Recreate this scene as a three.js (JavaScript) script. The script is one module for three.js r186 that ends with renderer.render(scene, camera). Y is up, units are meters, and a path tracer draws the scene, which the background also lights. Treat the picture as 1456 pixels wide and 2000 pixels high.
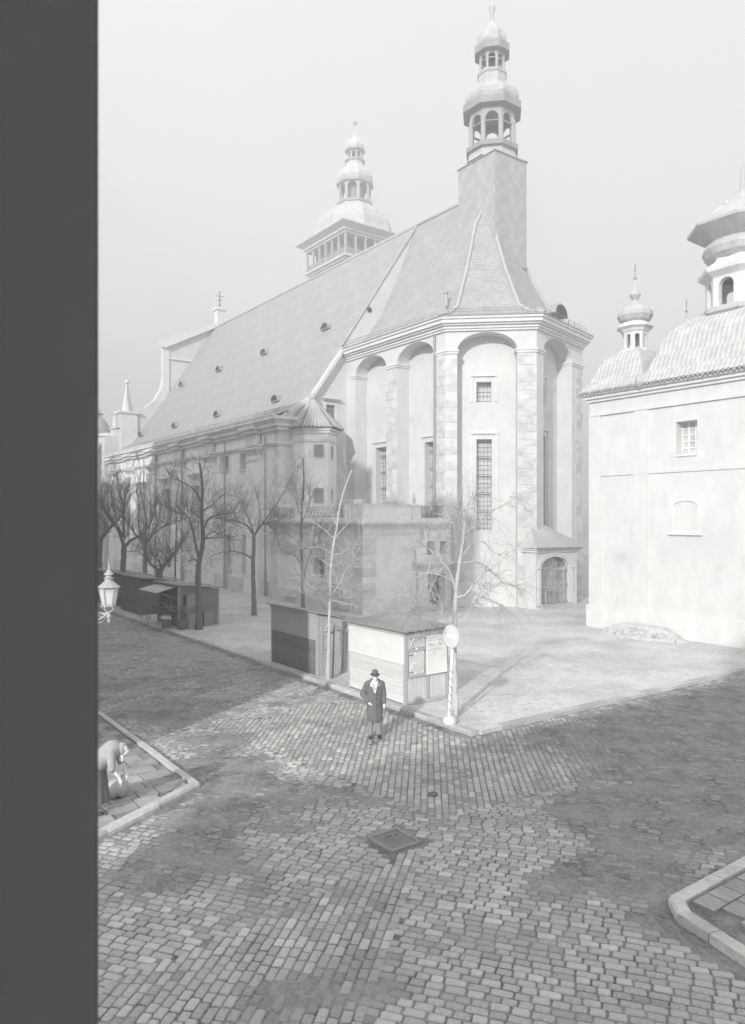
import * as THREE from 'three';
import { mergeGeometries } from 'three/addons/utils/BufferGeometryUtils.js';

// ---------------------------------------------------------------- camera, sky, sun, exposure
const SN = 0.5859, CS = 0.8104, FL = 1440, PX = 728, PY = 1015, EYE = 5.75;
const scene = new THREE.Scene();
const camera = new THREE.PerspectiveCamera(2 * Math.atan(1000 / FL) * 180 / Math.PI, 1456 / 2000, 0.05, 2500);
camera.position.set(0, EYE, 0);
camera.lookAt(SN, EYE, -CS);
camera.setViewOffset(1456, 2000, 0, -15, 1456, 2000);
camera.focus = 25; camera.userData.fStop = 20;
scene.add(camera);
const SUN = new THREE.Vector3(-0.857, 0.425, 0.515).normalize();
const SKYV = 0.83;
{
  const w = 256, h = 128, data = new Float32Array(w * h * 4);
  for (let j = 0; j < h; j++) for (let i = 0; i < w; i++) {
    const el = ((j + 0.5) / h - 0.5) * Math.PI, az = ((i + 0.5) / w - 0.5) * 2 * Math.PI;
    const d = new THREE.Vector3(Math.cos(el) * Math.cos(az), Math.sin(el), Math.cos(el) * Math.sin(az));
    const c = Math.max(0, d.dot(SUN));
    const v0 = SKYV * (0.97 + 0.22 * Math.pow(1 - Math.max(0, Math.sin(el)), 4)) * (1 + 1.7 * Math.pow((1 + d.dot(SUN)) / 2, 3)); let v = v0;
    if (el < 0) v = SKYV * 0.75;
    const k = (j * w + i) * 4;
    data[k] = v; data[k + 1] = v; data[k + 2] = v; data[k + 3] = 1;
  }
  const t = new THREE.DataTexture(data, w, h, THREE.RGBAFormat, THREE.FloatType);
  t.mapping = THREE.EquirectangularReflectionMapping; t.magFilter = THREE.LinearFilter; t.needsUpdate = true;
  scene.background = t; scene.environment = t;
}
const sun = new THREE.DirectionalLight(new THREE.Color(1, 0.99, 0.975), 5);
sun.position.copy(SUN).multiplyScalar(180).add(new THREE.Vector3(25, 0, -35));
sun.target.position.set(25, 0, -35);
sun.castShadow = true; sun.shadow.radius = 2;
Object.assign(sun.shadow.camera, { left: -90, right: 90, top: 90, bottom: -90, near: 1, far: 420 });
sun.shadow.mapSize.set(4096, 4096);
scene.add(sun, sun.target);
scene.fog = new THREE.FogExp2(0xf2f2f2, 0.0055);
const renderer = new THREE.WebGLRenderer({ antialias: true });
renderer.toneMapping = THREE.LinearToneMapping;
renderer.toneMappingExposure = 1.13;
renderer.shadowMap.enabled = true;

// ---------------------------------------------------------------- helpers
function rng(seed) { let a = seed >>> 0; return () => { a = (a + 0x6D2B79F5) | 0; let t = Math.imul(a ^ (a >>> 15), 1 | a); t = (t + Math.imul(t ^ (t >>> 7), 61 | t)) ^ t; return ((t ^ (t >>> 14)) >>> 0) / 4294967296; }; }
const V = (x, y, z) => new THREE.Vector3(x, y, z);
// survey of the place: a sighted point at a depth, on the ground, or on a wall plane
const at = (x, y, d) => { const l = (x - PX) / FL * d; return V(SN * d + CS * l, EYE + (PY - y) / FL * d, -CS * d + SN * l); };
const gnd = (x, y, g = 0) => at(x, y, FL * (EYE - g) / (y - PY));
const onX = (x, y, X) => at(x, y, X / (SN + CS * (x - PX) / FL));
const onZ = (x, y, Z) => at(x, y, -Z / (CS - SN * (x - PX) / FL));
const proj = (p) => { const d = SN * p.x - CS * p.z, l = CS * p.x + SN * p.z; return [PX + FL * l / d, PY - FL * (p.y - EYE) / d, d]; };
const used = {};
function numbered(n) { const k = used[n] = (used[n] ?? -1) + 1; return k ? `${n}_${String(k).padStart(3, '0')}` : n; }
function tag(o, label, category, group) { o.userData.label = label; o.userData.category = category; if (group) o.userData.group = group; return o; }
function thing(name, label, category, p = V(0, 0, 0), turn = 0, group) {
  const o = new THREE.Group(); o.name = numbered(name); o.position.copy(p); o.rotation.y = turn; scene.add(o);
  return tag(o, label, category, group);
}
function boxUV(g) {
  const p = g.attributes.position, n = g.attributes.normal, uv = new Float32Array(p.count * 2);
  for (let i = 0; i < p.count; i++) {
    const ax = Math.abs(n.getX(i)), ay = Math.abs(n.getY(i)), az = Math.abs(n.getZ(i));
    if (ay > ax && ay > az) { uv[2 * i] = p.getX(i); uv[2 * i + 1] = p.getZ(i); }
    else if (ax > az) { uv[2 * i] = p.getZ(i); uv[2 * i + 1] = p.getY(i); }
    else { uv[2 * i] = p.getX(i); uv[2 * i + 1] = p.getY(i); }
  }
  g.setAttribute('uv', new THREE.BufferAttribute(uv, 2)); return g;
}
function join(geos, keepUV) {
  const list = geos.flat(9).filter(Boolean).map((g) => {
    const q = g.index ? g.toNonIndexed() : g.clone();
    for (const k of Object.keys(q.attributes)) if (!['position', 'normal', 'uv'].includes(k)) q.deleteAttribute(k);
    if (!q.attributes.normal) q.computeVertexNormals();
    if (!keepUV || !q.attributes.uv) boxUV(q);
    return q;
  });
  return list.length === 1 ? list[0] : mergeGeometries(list);
}
function mk(name, geos, mat, parent = scene, keepUV = false) {
  const m = new THREE.Mesh(join([geos], keepUV), mat);
  m.name = parent === scene ? numbered(name) : name; m.castShadow = m.receiveShadow = true; parent.add(m); return m;
}
const stuff = (o) => { o.userData.kind = 'stuff'; return o; };
const struct = (o) => { o.userData.kind = 'structure'; return o; };
// a wall frame: a runs along dir (to the right seen from outside), y up, n outward
function Fr(ox, oz, dx, dz, oy = 0) { const l = Math.hypot(dx, dz); dx /= l; dz /= l; const m = new THREE.Matrix4().makeBasis(V(dx, 0, dz), V(0, 1, 0), V(-dz, 0, dx)); m.setPosition(ox, oy, oz); m.len = l; return m; }
const FrAB = (a, b) => Fr(a[0], a[1], b[0] - a[0], b[1] - a[1]);
const loc = (F, p) => p.clone().applyMatrix4(F.clone().invert());
const out = (F, a, y, n) => V(a, y, n).applyMatrix4(F);
const bx = (F, a0, a1, y0, y1, n0, n1) => new THREE.BoxGeometry(a1 - a0, y1 - y0, n1 - n0).translate((a0 + a1) / 2, (y0 + y1) / 2, (n0 + n1) / 2).applyMatrix4(F);
const ID = new THREE.Matrix4();
const rect = (a0, y0, a1, y1) => [[a0, y0], [a1, y0], [a1, y1], [a0, y1]];
const arch = (a0, y0, a1, ys, rise, n = 14) => { const r = [[a0, y0], [a1, y0]]; for (let i = 0; i <= n; i++) { const t = i / n * Math.PI; r.push([(a0 + a1) / 2 + (a1 - a0) / 2 * Math.cos(t), ys + rise * Math.sin(t)]); } return r; };
function shapeOf(pts, holes = []) { const s = new THREE.Shape(pts.map((p) => new THREE.Vector2(p[0], p[1]))); for (const h of holes) s.holes.push(new THREE.Path(h.map((p) => new THREE.Vector2(p[0], p[1])))); return s; }
const panel = (F, pts, holes, n0, thick) => new THREE.ExtrudeGeometry(shapeOf(pts, holes), { depth: thick, bevelEnabled: false }).translate(0, 0, n0 - thick).applyMatrix4(F);
const prism = (poly, y0, y1) => new THREE.ExtrudeGeometry(shapeOf(poly.map((p) => [p[0], -p[1]])), { depth: y1 - y0, bevelEnabled: false }).rotateX(-Math.PI / 2).translate(0, y0, 0);
function offsetPoly(poly, d) {   // outward for a polygon whose outside is on the left of neither: sign found by area
  let A = 0; const n = poly.length; for (let i = 0; i < n; i++) { const p = poly[i], q = poly[(i + 1) % n]; A += p[0] * q[1] - q[0] * p[1]; }
  const s = A > 0 ? 1 : -1;
  return poly.map((p, i) => {
    const a = poly[(i + n - 1) % n], b = poly[(i + 1) % n];
    const u = [p[0] - a[0], p[1] - a[1]], v = [b[0] - p[0], b[1] - p[1]], lu = Math.hypot(...u), lv = Math.hypot(...v);
    const n1 = [u[1] / lu * s, -u[0] / lu * s], n2 = [v[1] / lv * s, -v[0] / lv * s], k = 1 + n1[0] * n2[0] + n1[1] * n2[1];
    return [p[0] + (n1[0] + n2[0]) * d / k, p[1] + (n1[1] + n2[1]) * d / k];
  });
}
function tris(list, uvs) {
  const g = new THREE.BufferGeometry(); g.setAttribute('position', new THREE.Float32BufferAttribute(list.flatMap((p) => [p.x, p.y, p.z]), 3));
  if (uvs) g.setAttribute('uv', new THREE.Float32BufferAttribute(uvs.flat(), 2)); g.computeVertexNormals(); return g;
}
// a flat roof face p0-p1 along the eave, p2-p3 above; uv in metres along eave and slope
function face(p0, p1, p2, p3) {
  const u = p1.clone().sub(p0).normalize(), n = u.clone().cross(p2.clone().sub(p0)).normalize(), v = n.clone().cross(u);
  const f = (p) => [p.clone().sub(p0).dot(u), p.clone().sub(p0).dot(v) + p0.y * 1.3];
  const L = p3 ? [p0, p1, p2, p0, p2, p3] : [p0, p1, p2];
  return tris(L, L.map(f));
}
const lathe = (prof, seg, x = 0, z = 0, turn = 0, flat = true) => { let g = new THREE.LatheGeometry(prof.map((p) => new THREE.Vector2(Math.max(p[0], 0.001), p[1])), seg).rotateY(turn); if (flat) { g = g.toNonIndexed(); g.computeVertexNormals(); } return g.translate(x, 0, z); };
function tube(pts, radii, seg = 6, cap = true) {   // tapered tube through points
  const pos = [], idx = []; const n = pts.length; let ref = V(0.31, 0.17, 0.93);
  for (let i = 0; i < n; i++) {
    const t = pts[Math.min(i + 1, n - 1)].clone().sub(pts[Math.max(i - 1, 0)]).normalize();
    let a = ref.clone().cross(t); if (a.lengthSq() < 1e-4) a = V(1, 0, 0).cross(t); a.normalize(); const b = t.clone().cross(a);
    for (let k = 0; k < seg; k++) { const w = k / seg * 2 * Math.PI, r = radii[i] ?? radii[radii.length - 1]; const p = pts[i].clone().addScaledVector(a, Math.cos(w) * r).addScaledVector(b, Math.sin(w) * r); pos.push(p.x, p.y, p.z); }
  }
  for (let i = 0; i < n - 1; i++) for (let k = 0; k < seg; k++) { const a = i * seg + k, b = i * seg + (k + 1) % seg, c = a + seg, d = b + seg; idx.push(a, b, d, a, d, c); }
  if (cap) for (let k = 1; k < seg - 1; k++) { idx.push(0, k + 1, k); const o = (n - 1) * seg; idx.push(o, o + k, o + k + 1); }
  const g = new THREE.BufferGeometry(); g.setAttribute('position', new THREE.Float32BufferAttribute(pos, 3)); g.setIndex(idx); g.computeVertexNormals(); return g;
}
const bar = (a, b, r, seg = 5) => tube([a, b], [r, r], seg);
const smooth = (pts, n) => new THREE.CatmullRomCurve3(pts).getPoints(n);
function ball(x, y, z, r, s = 10) { return new THREE.SphereGeometry(r, s, Math.max(6, s * 0.7 | 0)).translate(x, y, z); }

// ---------------------------------------------------------------- noise and textures
function lattice(seed) { const r = rng(seed), t = new Float32Array(4096); for (let i = 0; i < 4096; i++) t[i] = r(); return t; }
const LT = [1, 2, 3, 4, 5, 6].map((s) => lattice(s * 77));
function vnoise(x, y, per, s) { const T = LT[s % 6]; const xi = Math.floor(x), yi = Math.floor(y), fx = x - xi, fy = y - yi; const w = (a) => ((a % per) + per) % per; const h = (a, b) => T[(w(a) * 57 + w(b) * 131 + s * 17) & 4095]; const u = fx * fx * (3 - 2 * fx), v = fy * fy * (3 - 2 * fy); return (h(xi, yi) * (1 - u) + h(xi + 1, yi) * u) * (1 - v) + (h(xi, yi + 1) * (1 - u) + h(xi + 1, yi + 1) * u) * v; }
function fbm(u, v, per, oct, s) { let a = 0, k = 0.5, t = 0, p = per; for (let i = 0; i < oct; i++) { a += k * vnoise(u * p, v * p, p, s + i); t += k; k *= 0.55; p *= 2; } return a / t; }
const gn = (x, z, sc, s = 0, oct = 4) => fbm(x / sc / 64 + 7, z / sc / 64 + 7, 64, oct, s);   // world noise, 64 cells of sc metres
function tex(size, metres, fn, color = true) {
  const d = new Uint8Array(size * size * 4);
  for (let j = 0; j < size; j++) for (let i = 0; i < size; i++) {
    let v = Math.min(1, Math.max(0, fn((i + 0.5) / size, (j + 0.5) / size)));
    if (color) v = v <= 0.0031308 ? v * 12.92 : 1.055 * Math.pow(v, 1 / 2.4) - 0.055;
    const k = (j * size + i) * 4; d[k] = d[k + 1] = d[k + 2] = v * 255; d[k + 3] = 255;
  }
  const t = new THREE.DataTexture(d, size, size); t.wrapS = t.wrapT = THREE.RepeatWrapping; t.magFilter = THREE.LinearFilter; t.minFilter = THREE.LinearMipmapLinearFilter; t.generateMipmaps = true;
  if (color) t.colorSpace = THREE.SRGBColorSpace; t.repeat.set(1 / metres, 1 / metres); t.needsUpdate = true; return t;
}
const clamp = (v, a = 0, b = 1) => Math.min(b, Math.max(a, v));
const sstep = (a, b, x) => { const t = clamp((x - a) / (b - a)); return t * t * (3 - 2 * t); };
const TX = {
  plaster: tex(1024, 9, (u, v) => 0.88 + 0.1 * (fbm(u, v, 4, 6, 0) - 0.5) + 0.3 * (fbm(u, v * 0.5, 24, 3, 2) - 0.5) * 0.5 - 0.1 * sstep(0.62, 0.85, fbm(u, v, 7, 5, 3))),
  mud: tex(1024, 2.2, (u, v) => 0.72 + 0.9 * (fbm(u, v, 6, 7, 2) - 0.5) + 0.7 * (fbm(u, v * 0.6, 60, 3, 4) - 0.5) + 0.45 * sstep(0.66, 0.76, fbm(u, v, 90, 2, 1))),
  plasterB: tex(512, 2.3, (u, v) => fbm(u, v, 8, 6, 1), false),
  stone: tex(512, 3, (u, v) => 0.82 + 0.5 * (fbm(u, v, 6, 6, 1) - 0.5) + 0.25 * (fbm(u, v, 64, 2, 4) - 0.5)),
  earth: tex(1024, 7, (u, v) => 0.82 + 0.42 * (fbm(u, v, 5, 7, 2) - 0.5) + 0.3 * (fbm(u, v, 40, 4, 1) - 0.5) + 0.25 * (fbm(u, v, 128, 2, 0) - 0.5)),
  earthB: tex(512, 2.7, (u, v) => fbm(u, v, 12, 6, 3), false),
  woodV: tex(512, 1.7, (u, v) => 0.82 + 0.24 * (fbm(u, v * 0.05, 40, 4, 3) - 0.5) + 0.22 * (fbm(u, v, 5, 5, 1) - 0.5)),
  woodH: tex(512, 1.7, (u, v) => 0.84 + 0.16 * (fbm(v, u * 0.05, 40, 4, 3) - 0.5) + 0.12 * (fbm(u, v, 5, 5, 1) - 0.5)),
  metal: tex(256, 2.5, (u, v) => 0.7 + 0.4 * (fbm(u, v, 5, 6, 4) - 0.5)),
  bark: tex(256, 0.6, (u, v) => 0.7 + 0.6 * (fbm(u, v * 0.4, 16, 5, 2) - 0.5)),
  cloth: tex(256, 0.5, (u, v) => 0.75 + 0.25 * (fbm(u, v, 6, 5, 5) - 0.5) + 0.15 * (fbm(u, v, 60, 2, 1) - 0.5)),
};
const rowsT = 20, colsT = 22;
const tileCell = (u, v) => { const r = Math.floor(v * rowsT), x = u * colsT + (r % 2) * 0.5, c = Math.floor(x); return [r, ((c % colsT) + colsT) % colsT, x - c, v * rowsT - r]; };
TX.tiles = tex(1024, 4.4, (u, v) => { const [r, c, fx, fy] = tileCell(u, v); const h = LT[2][(r * 71 + c * 13) & 4095]; const edge = sstep(0, 0.16, fy) * (0.75 + 0.25 * sstep(0.0, 0.08, Math.min(fx, 1 - fx))); return (0.72 + 0.14 * (h - 0.5) + 0.22 * (fbm(u, v, 4, 6, 1) - 0.5)) * (0.42 + 0.58 * edge) + 0.08; });
TX.tilesB = tex(1024, 4.4, (u, v) => { const [r, c, fx, fy] = tileCell(u, v); return (1 - fy) * (0.9 + 0.1 * LT[3][(r * 31 + c * 7) & 4095]) - 0.3 * (1 - sstep(0, 0.1, Math.min(fx, 1 - fx))); }, false);
TX.pan = tex(512, 2.4, (u, v) => 0.72 + 0.07 * Math.cos(u * 10 * 2 * Math.PI) + 0.3 * (fbm(u, v, 8, 5, 2) - 0.5) - 0.12 * (1 - sstep(0, 0.15, (v * 7) % 1)));
TX.panB = tex(512, 2.4, (u, v) => 0.5 + 0.4 * Math.cos(u * 10 * 2 * Math.PI) + 0.1 * (1 - (v * 7) % 1), false);
function M(g, o = {}) { return new THREE.MeshStandardMaterial({ color: new THREE.Color().setRGB(g, g * 0.995, g * 0.985), roughness: 0.9, metalness: 0, ...o }); }
const MAT = {
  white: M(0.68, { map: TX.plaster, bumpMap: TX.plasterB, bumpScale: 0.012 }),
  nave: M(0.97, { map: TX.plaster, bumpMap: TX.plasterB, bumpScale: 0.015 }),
  naveTrim: M(0.84, { map: TX.stone, bumpMap: TX.plasterB, bumpScale: 0.01 }),
  trim: M(0.74, { map: TX.plaster }),
  annex: M(0.88, { map: TX.plaster, bumpMap: TX.plasterB, bumpScale: 0.015 }),
  quoin: [0.66, 0.68, 0.7, 0.645].map((g) => M(g, { map: TX.stone, bumpMap: TX.plasterB, bumpScale: 0.02 })),
  quoinDark: [0.76, 0.81, 0.86].map((g) => M(g, { map: TX.stone, bumpMap: TX.plasterB, bumpScale: 0.02 })),
  chapel: M(0.7, { map: TX.plaster, bumpMap: TX.plasterB, bumpScale: 0.012 }),
  roof: M(0.44, { map: TX.tiles, bumpMap: TX.tilesB, bumpScale: 0.03, side: THREE.DoubleSide }),
  ridge: M(0.5, { map: TX.stone }),
  pan: M(0.66, { map: TX.pan, bumpMap: TX.panB, bumpScale: 0.02, side: THREE.DoubleSide }),
  shingle: M(0.42, { map: TX.metal, roughness: 0.8, side: THREE.DoubleSide }),
  towerWall: M(0.55, { map: TX.stone }),
  darkMetal: M(0.36, { map: TX.metal, roughness: 0.7 }),
  postWood: M(0.42, { map: TX.woodV }),
  glass: M(0.14, { roughness: 0.25 }),
  glassSky: M(0.75, { roughness: 0.3, map: TX.metal }),  // pale base colour paints the sky's reflection into these panes
  muntin: M(0.3),
  iron: M(0.12, { roughness: 0.7 }),
  dark: M(0.03), pipe: M(0.36), palecopper: M(0.62, { map: TX.metal, side: THREE.DoubleSide }), louvre: M(0.34, { map: TX.woodH }),
  earth: M(0.62, { map: TX.earth, bumpMap: TX.earthB, bumpScale: 0.02 }),
  dirt: M(0.25, { map: TX.mud, bumpMap: TX.earthB, bumpScale: 0.02 }),
  kerb: [0.46, 0.54, 0.6, 0.5].map((g) => M(g, { map: TX.stone, bumpMap: TX.plasterB, bumpScale: 0.012 })),
  slab: [0.3, 0.36, 0.42, 0.34].map((g) => M(g, { map: TX.stone, bumpMap: TX.plasterB, bumpScale: 0.012 })),
  cobble: [0.43, 0.47, 0.5, 0.53, 0.46].map((g) => M(g, { map: TX.stone, bumpMap: TX.plasterB, bumpScale: 0.012, roughness: 0.82 })),
  cobbleDirty: [0.34, 0.28, 0.38].map((g) => M(g, { map: TX.stone, bumpMap: TX.plasterB, bumpScale: 0.012 })),
  boothLight: M(0.8, { map: TX.woodH }), boothMid: M(0.46, { map: TX.woodH }), boothDark: [0.15, 0.17, 0.19, 0.16].map((g) => M(g, { map: TX.woodH })),
  boothDoor: M(0.48, { map: TX.woodV }), felt: M(0.3, { map: TX.earth }),
  stallDark: M(0.11, { map: TX.woodV }), stallMid: M(0.2, { map: TX.woodV }), stallLight: M(0.34, { map: TX.woodV }),
  white2: M(0.8), paper: M(0.8),
  barkDark: M(0.15, { map: TX.bark, bumpMap: TX.bark, bumpScale: 0.01 }), barkMid: M(0.22, { map: TX.bark, bumpMap: TX.bark, bumpScale: 0.01 }), barkPale: M(0.68, { map: TX.bark, bumpMap: TX.bark, bumpScale: 0.008 }),
  wicker: M(0.16, { map: TX.woodH, bumpMap: TX.woodH, bumpScale: 0.01 }),
  green: M(0.06), flower: M(0.7), cream: M(0.5),
  interior: M(0.012, { roughness: 1 }),
  house: M(0.7, { map: TX.plaster }),
  skin: M(0.66, { roughness: 0.6 }), hair: M(0.05), coat: M(0.17, { map: TX.cloth }), trousers: M(0.1, { map: TX.cloth }), felthat: M(0.15, { map: TX.cloth }), shoe: M(0.03, { roughness: 0.4 }), shirt: M(0.5),
  apron: M(0.4, { map: TX.cloth }), skirt: M(0.08, { map: TX.cloth }),
};

// ---------------------------------------------------------------- ground, road, square, pavements
const KX = 13.62, KZ = -14.35, WX = 6.3, G = 0.1;   // kerb lines of the square and of the west pavement; height of the square
struct(mk('ground', new THREE.PlaneGeometry(270, 290).rotateX(-Math.PI / 2).translate(110, -0.16, -115), MAT.earth)).name = 'ground';
const dirtAt = (x, z) => {   // 0 bare setts .. 1 covered with mud and straw
  let m = sstep(0.5, 0.66, gn(x, z, 2.6, 1, 5)) * (x > 8.5 && z < -13.5 ? 0.15 : 0.5) + 0.35 * sstep(0.55, 0.7, gn(x, z, 0.7, 4, 3));  // mud thinned around the sunlit man, a paler tone that strengthens the sun
  const blob = (bx_, bz, r, k) => { m += k * (1 - sstep(r * 0.45, r, Math.hypot(x - bx_, z - bz) * (0.75 + 0.5 * gn(x, z, 0.9, 2, 3)))); };
  blob(8.0, -18.0, 1.5, 0.6); blob(6.9, -15.6, 1.9, 1); blob(8.5, -21.5, 2.2, 0.5); blob(4.6, -11.8, 1.2, 0.9); blob(5.9, -13.4, 1.3, 0.8); blob(4.3, -7.7, 0.8, 0.5); blob(5.4, -7.6, 0.9, 0.55);
  blob(10.4, -7.2, 1.5, 1); blob(12.4, -8.6, 2.0, 1); blob(11.2, -12.6, 0.9, 0.3); blob(8.9, -12.7, 0.7, 0.4);
  m += sstep(12.6, 15.5, x + 0.6 * (gn(x, z, 1.5, 3, 3) - 0.5) * 4) * sstep(-15, -12, z) * 1.1;
  m += sstep(11.2, 13, x - 0.35 * (z + 9)) * sstep(-10.5, -8.5, z) * 1.0;
  m += sstep(-19, -26, z) * 0.35;
  return clamp(m);
};
{   // the road bed: mud between the setts, rising over them where it lies thick
  const x0 = -2, x1 = 44, z0 = -70, z1 = 0, nx = 420, nz = 560, g = new THREE.PlaneGeometry(x1 - x0, z1 - z0, nx, nz).rotateX(-Math.PI / 2).translate((x0 + x1) / 2, 0, (z0 + z1) / 2), p = g.attributes.position;
  for (let i = 0; i < p.count; i++) { const x = p.getX(i), z = p.getZ(i); p.setY(i, x > KX + 0.2 && z < KZ - 0.2 ? -0.05 : -0.02 + 0.009 * sstep(-12.5, -14.5, z) + 0.0178 * Math.pow(dirtAt(x, z), 1.6) + 0.016 * (gn(x, z, 0.35, 5, 4) - 0.5)); }
  g.computeVertexNormals();
  var road = struct(mk('road', g, MAT.dirt)); road.name = 'road';
}
// setts: rows run across the streets, and in diagonal wedges on the crossing
const rowsAt = (x, z) => {
  if (z < -19.5 + 0.3 * Math.sin(x * 2)) return [0, 3];
  if (x > 17.5) return [Math.PI / 2, 4];
  const cx = 9.35, cz = -10.75;
  if (x > cx - (z - cz) * -0.12 && z < cz + 0.1 * (x - cx)) return [-0.87, 1];
  const ax = 8.25, az = -9.95, dx = x - ax, dz = z - az;   // the wedge toward our house
  if (dx < 0 && dz > -0.13 * dx - 0.05 && dz < -0.9 * dx) return [-0.72, 2];
  return [0.96, 0];
};
const coverX = [7.72, 8.4], coverZ = [-10.85, -10.12];
const setts = [];
{
  const R = rng(5), PW = 0.142;
  for (const [ang, id] of [[0.96, 0], [-0.87, 1], [-0.72, 2], [0, 3], [Math.PI / 2, 4]]) {
    const c = Math.cos(ang), s = Math.sin(ang), ox = 9, oz = -11, span = id === 3 ? 60 : 30;
    for (let r = -Math.ceil(span / PW); r < span / PW; r++) {
      let a = -span + R() * 0.3; const w = 0.12 + 0.005 * R(), rj = (R() - 0.5) * 0.006;
      while (a < span) {
        const len = id === 3 ? 0.15 + 0.1 * R() : 0.155 + 0.125 * R(), b = r * PW + rj + (R() - 0.5) * 0.007, m = a + len / 2; a += len + 0.019;
        const x = ox + m * c - b * -s * -1, z = oz + m * s + b * c;
        const k1 = R(), k2 = R(), k3 = R();
        if (x < -1 || x > 42 || z > -2 || z < -62) continue;
        if (x > KX - 0.33 && z < KZ + 0.12 - (x > KX ? 0 : 0)) continue;
        if (x > KX - 0.08 && z < KZ + 0.1) continue;
        if (z < -14.7 && x < WX + 0.1) continue;
        if (z >= -14.9 && z < -13.55 + 0.56 * (x - 3.73) * -1 + 0.14 && x < WX + 0.2) continue;
        if (x > 9.2 && z > -6.5) continue;
        if (x > coverX[0] - 0.17 && x < coverX[1] + 0.17 && z > coverZ[0] - 0.14 && z < coverZ[1] + 0.14) continue;
        if (rowsAt(x, z)[1] !== id) continue;
        const [px, py, d] = proj(V(x, 0, z)); if (d < 1 || px < 150 || px > 1500 || py > 2040) continue;
        if (d > 60) continue;
        setts.push({ x, z, ang: ang + (k3 - 0.5) * 0.035, len: len - 0.004, w: w + (k1 - 0.5) * 0.008, k1, k2, d, shown: py < 1975 });
      }
    }
  }
}
function settGeo(seed) {
  const R = rng(seed), ring = [];
  const oct = [[0.5, 0.33], [0.43, 0.5], [-0.43, 0.5], [-0.5, 0.32], [-0.5, -0.34], [-0.44, -0.5], [0.42, -0.5], [0.5, -0.35]].map((p) => [(p[0] + (R() - 0.5) * 0.05) * 0.25, (p[1] + (R() - 0.5) * 0.07) * 0.15]);
  for (const [y, k, j] of [[-0.1, 1, 0], [-0.02, 1, 0], [-0.005, 0.93, 0.004], [0.001, 0.6, 0.007]]) for (const p of oct) ring.push([p[0] * k, y + (R() - 0.5) * j, p[1] * k]);
  ring.push([0, 0.002, 0]);
  const idx = []; for (let k = 0; k < 3; k++) for (let i = 0; i < 8; i++) { const a = k * 8 + i, b = k * 8 + (i + 1) % 8; idx.push(a, a + 8, b, b, a + 8, b + 8); }
  for (let i = 0; i < 8; i++) idx.push(24 + i, 32, 24 + (i + 1) % 8);
  for (let i = 0; i < idx.length; i += 3) { const A = V(...ring[idx[i]]), B = V(...ring[idx[i + 1]]), C = V(...ring[idx[i + 2]]), n = B.clone().sub(A).cross(C.clone().sub(A)), m = A.add(B).add(C).divideScalar(3).add(V(0, 0.06, 0)); if (n.dot(m) < 0) [idx[i + 1], idx[i + 2]] = [idx[i + 2], idx[i + 1]]; }
  const g = new THREE.BufferGeometry(); g.setAttribute('position', new THREE.Float32BufferAttribute(ring.flat(), 3)); g.setIndex(idx); g.computeVertexNormals();
  const uv = [], o = R() * 3; for (const p of ring) uv.push(p[0] * 1.2 + o, p[2] * 1.3 + o + p[1]); g.setAttribute('uv', new THREE.Float32BufferAttribute(uv, 2)); return g;
}
const settGeos = [11, 12, 13, 14, 15].map(settGeo);
{
  const near = setts.filter((s) => s.shown).sort((a, b) => a.d - b.d).slice(0, 300), set = new Set(near), q = new THREE.Object3D();
  const place = (s, o) => { o.position.set(s.x, (s.k1 - 0.5) * 0.012, s.z); o.rotation.set((s.k2 - 0.5) * 0.05, -s.ang, (s.k1 - 0.5) * 0.05); o.scale.set(s.len / 0.25, 1, s.w / 0.15); };
  const tone = (s) => clamp(s.k2 * 5, 0, 4.99) | 0;
  for (const s of near) { const m = new THREE.Mesh(settGeos[s.k1 * 5 | 0], dirtAt(s.x, s.z) > 0.6 ? MAT.cobbleDirty[1] : dirtAt(s.x, s.z) > 0.3 ? MAT.cobbleDirty[tone(s) % 2 * 2] : MAT.cobble[tone(s)]); m.name = 'cobblestone'; m.castShadow = m.receiveShadow = true; place(s, m); road.add(m); }
  const rest = setts.filter((s) => !set.has(s));
  for (let v = 0; v < 5; v++) {
    const L = rest.filter((s) => (s.k1 * 5 | 0) === v), im = new THREE.InstancedMesh(settGeos[v], M(1, { map: TX.stone, bumpMap: TX.plasterB, bumpScale: 0.012, roughness: 0.82 }), L.length);
    L.forEach((s, i) => { place(s, q); q.updateMatrix(); im.setMatrixAt(i, q.matrix); const c = [0.43, 0.47, 0.5, 0.53, 0.46][tone(s)] * (0.92 + 0.16 * s.k2) * (1 - 0.42 * dirtAt(s.x, s.z)); im.setColorAt(i, new THREE.Color().setRGB(c, c * 0.995, c * 0.985)); });
    im.name = 'cobblestones'; im.castShadow = im.receiveShadow = true; road.add(stuff(im));
  }
}
{   // the square: trodden earth one kerb above the road
  const x0 = KX + 0.02, x1 = 75, z0 = -125, z1 = KZ - 0.02, nx = 200, nz = 330, g = new THREE.PlaneGeometry(x1 - x0, z1 - z0, nx, nz).rotateX(-Math.PI / 2).translate((x0 + x1) / 2, 0, (z0 + z1) / 2), p = g.attributes.position;
  for (let i = 0; i < p.count; i++) { const x = p.getX(i), z = p.getZ(i); p.setY(i, G - 0.01 + 0.03 * (gn(x, z, 1.7, 2, 4) - 0.5) * Math.min(1, (x - x0) / 1.5, (z1 - z) / 1.5)); }
  g.computeVertexNormals();
  struct(mk('square', g, MAT.earth)).name = 'square';
}
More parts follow.
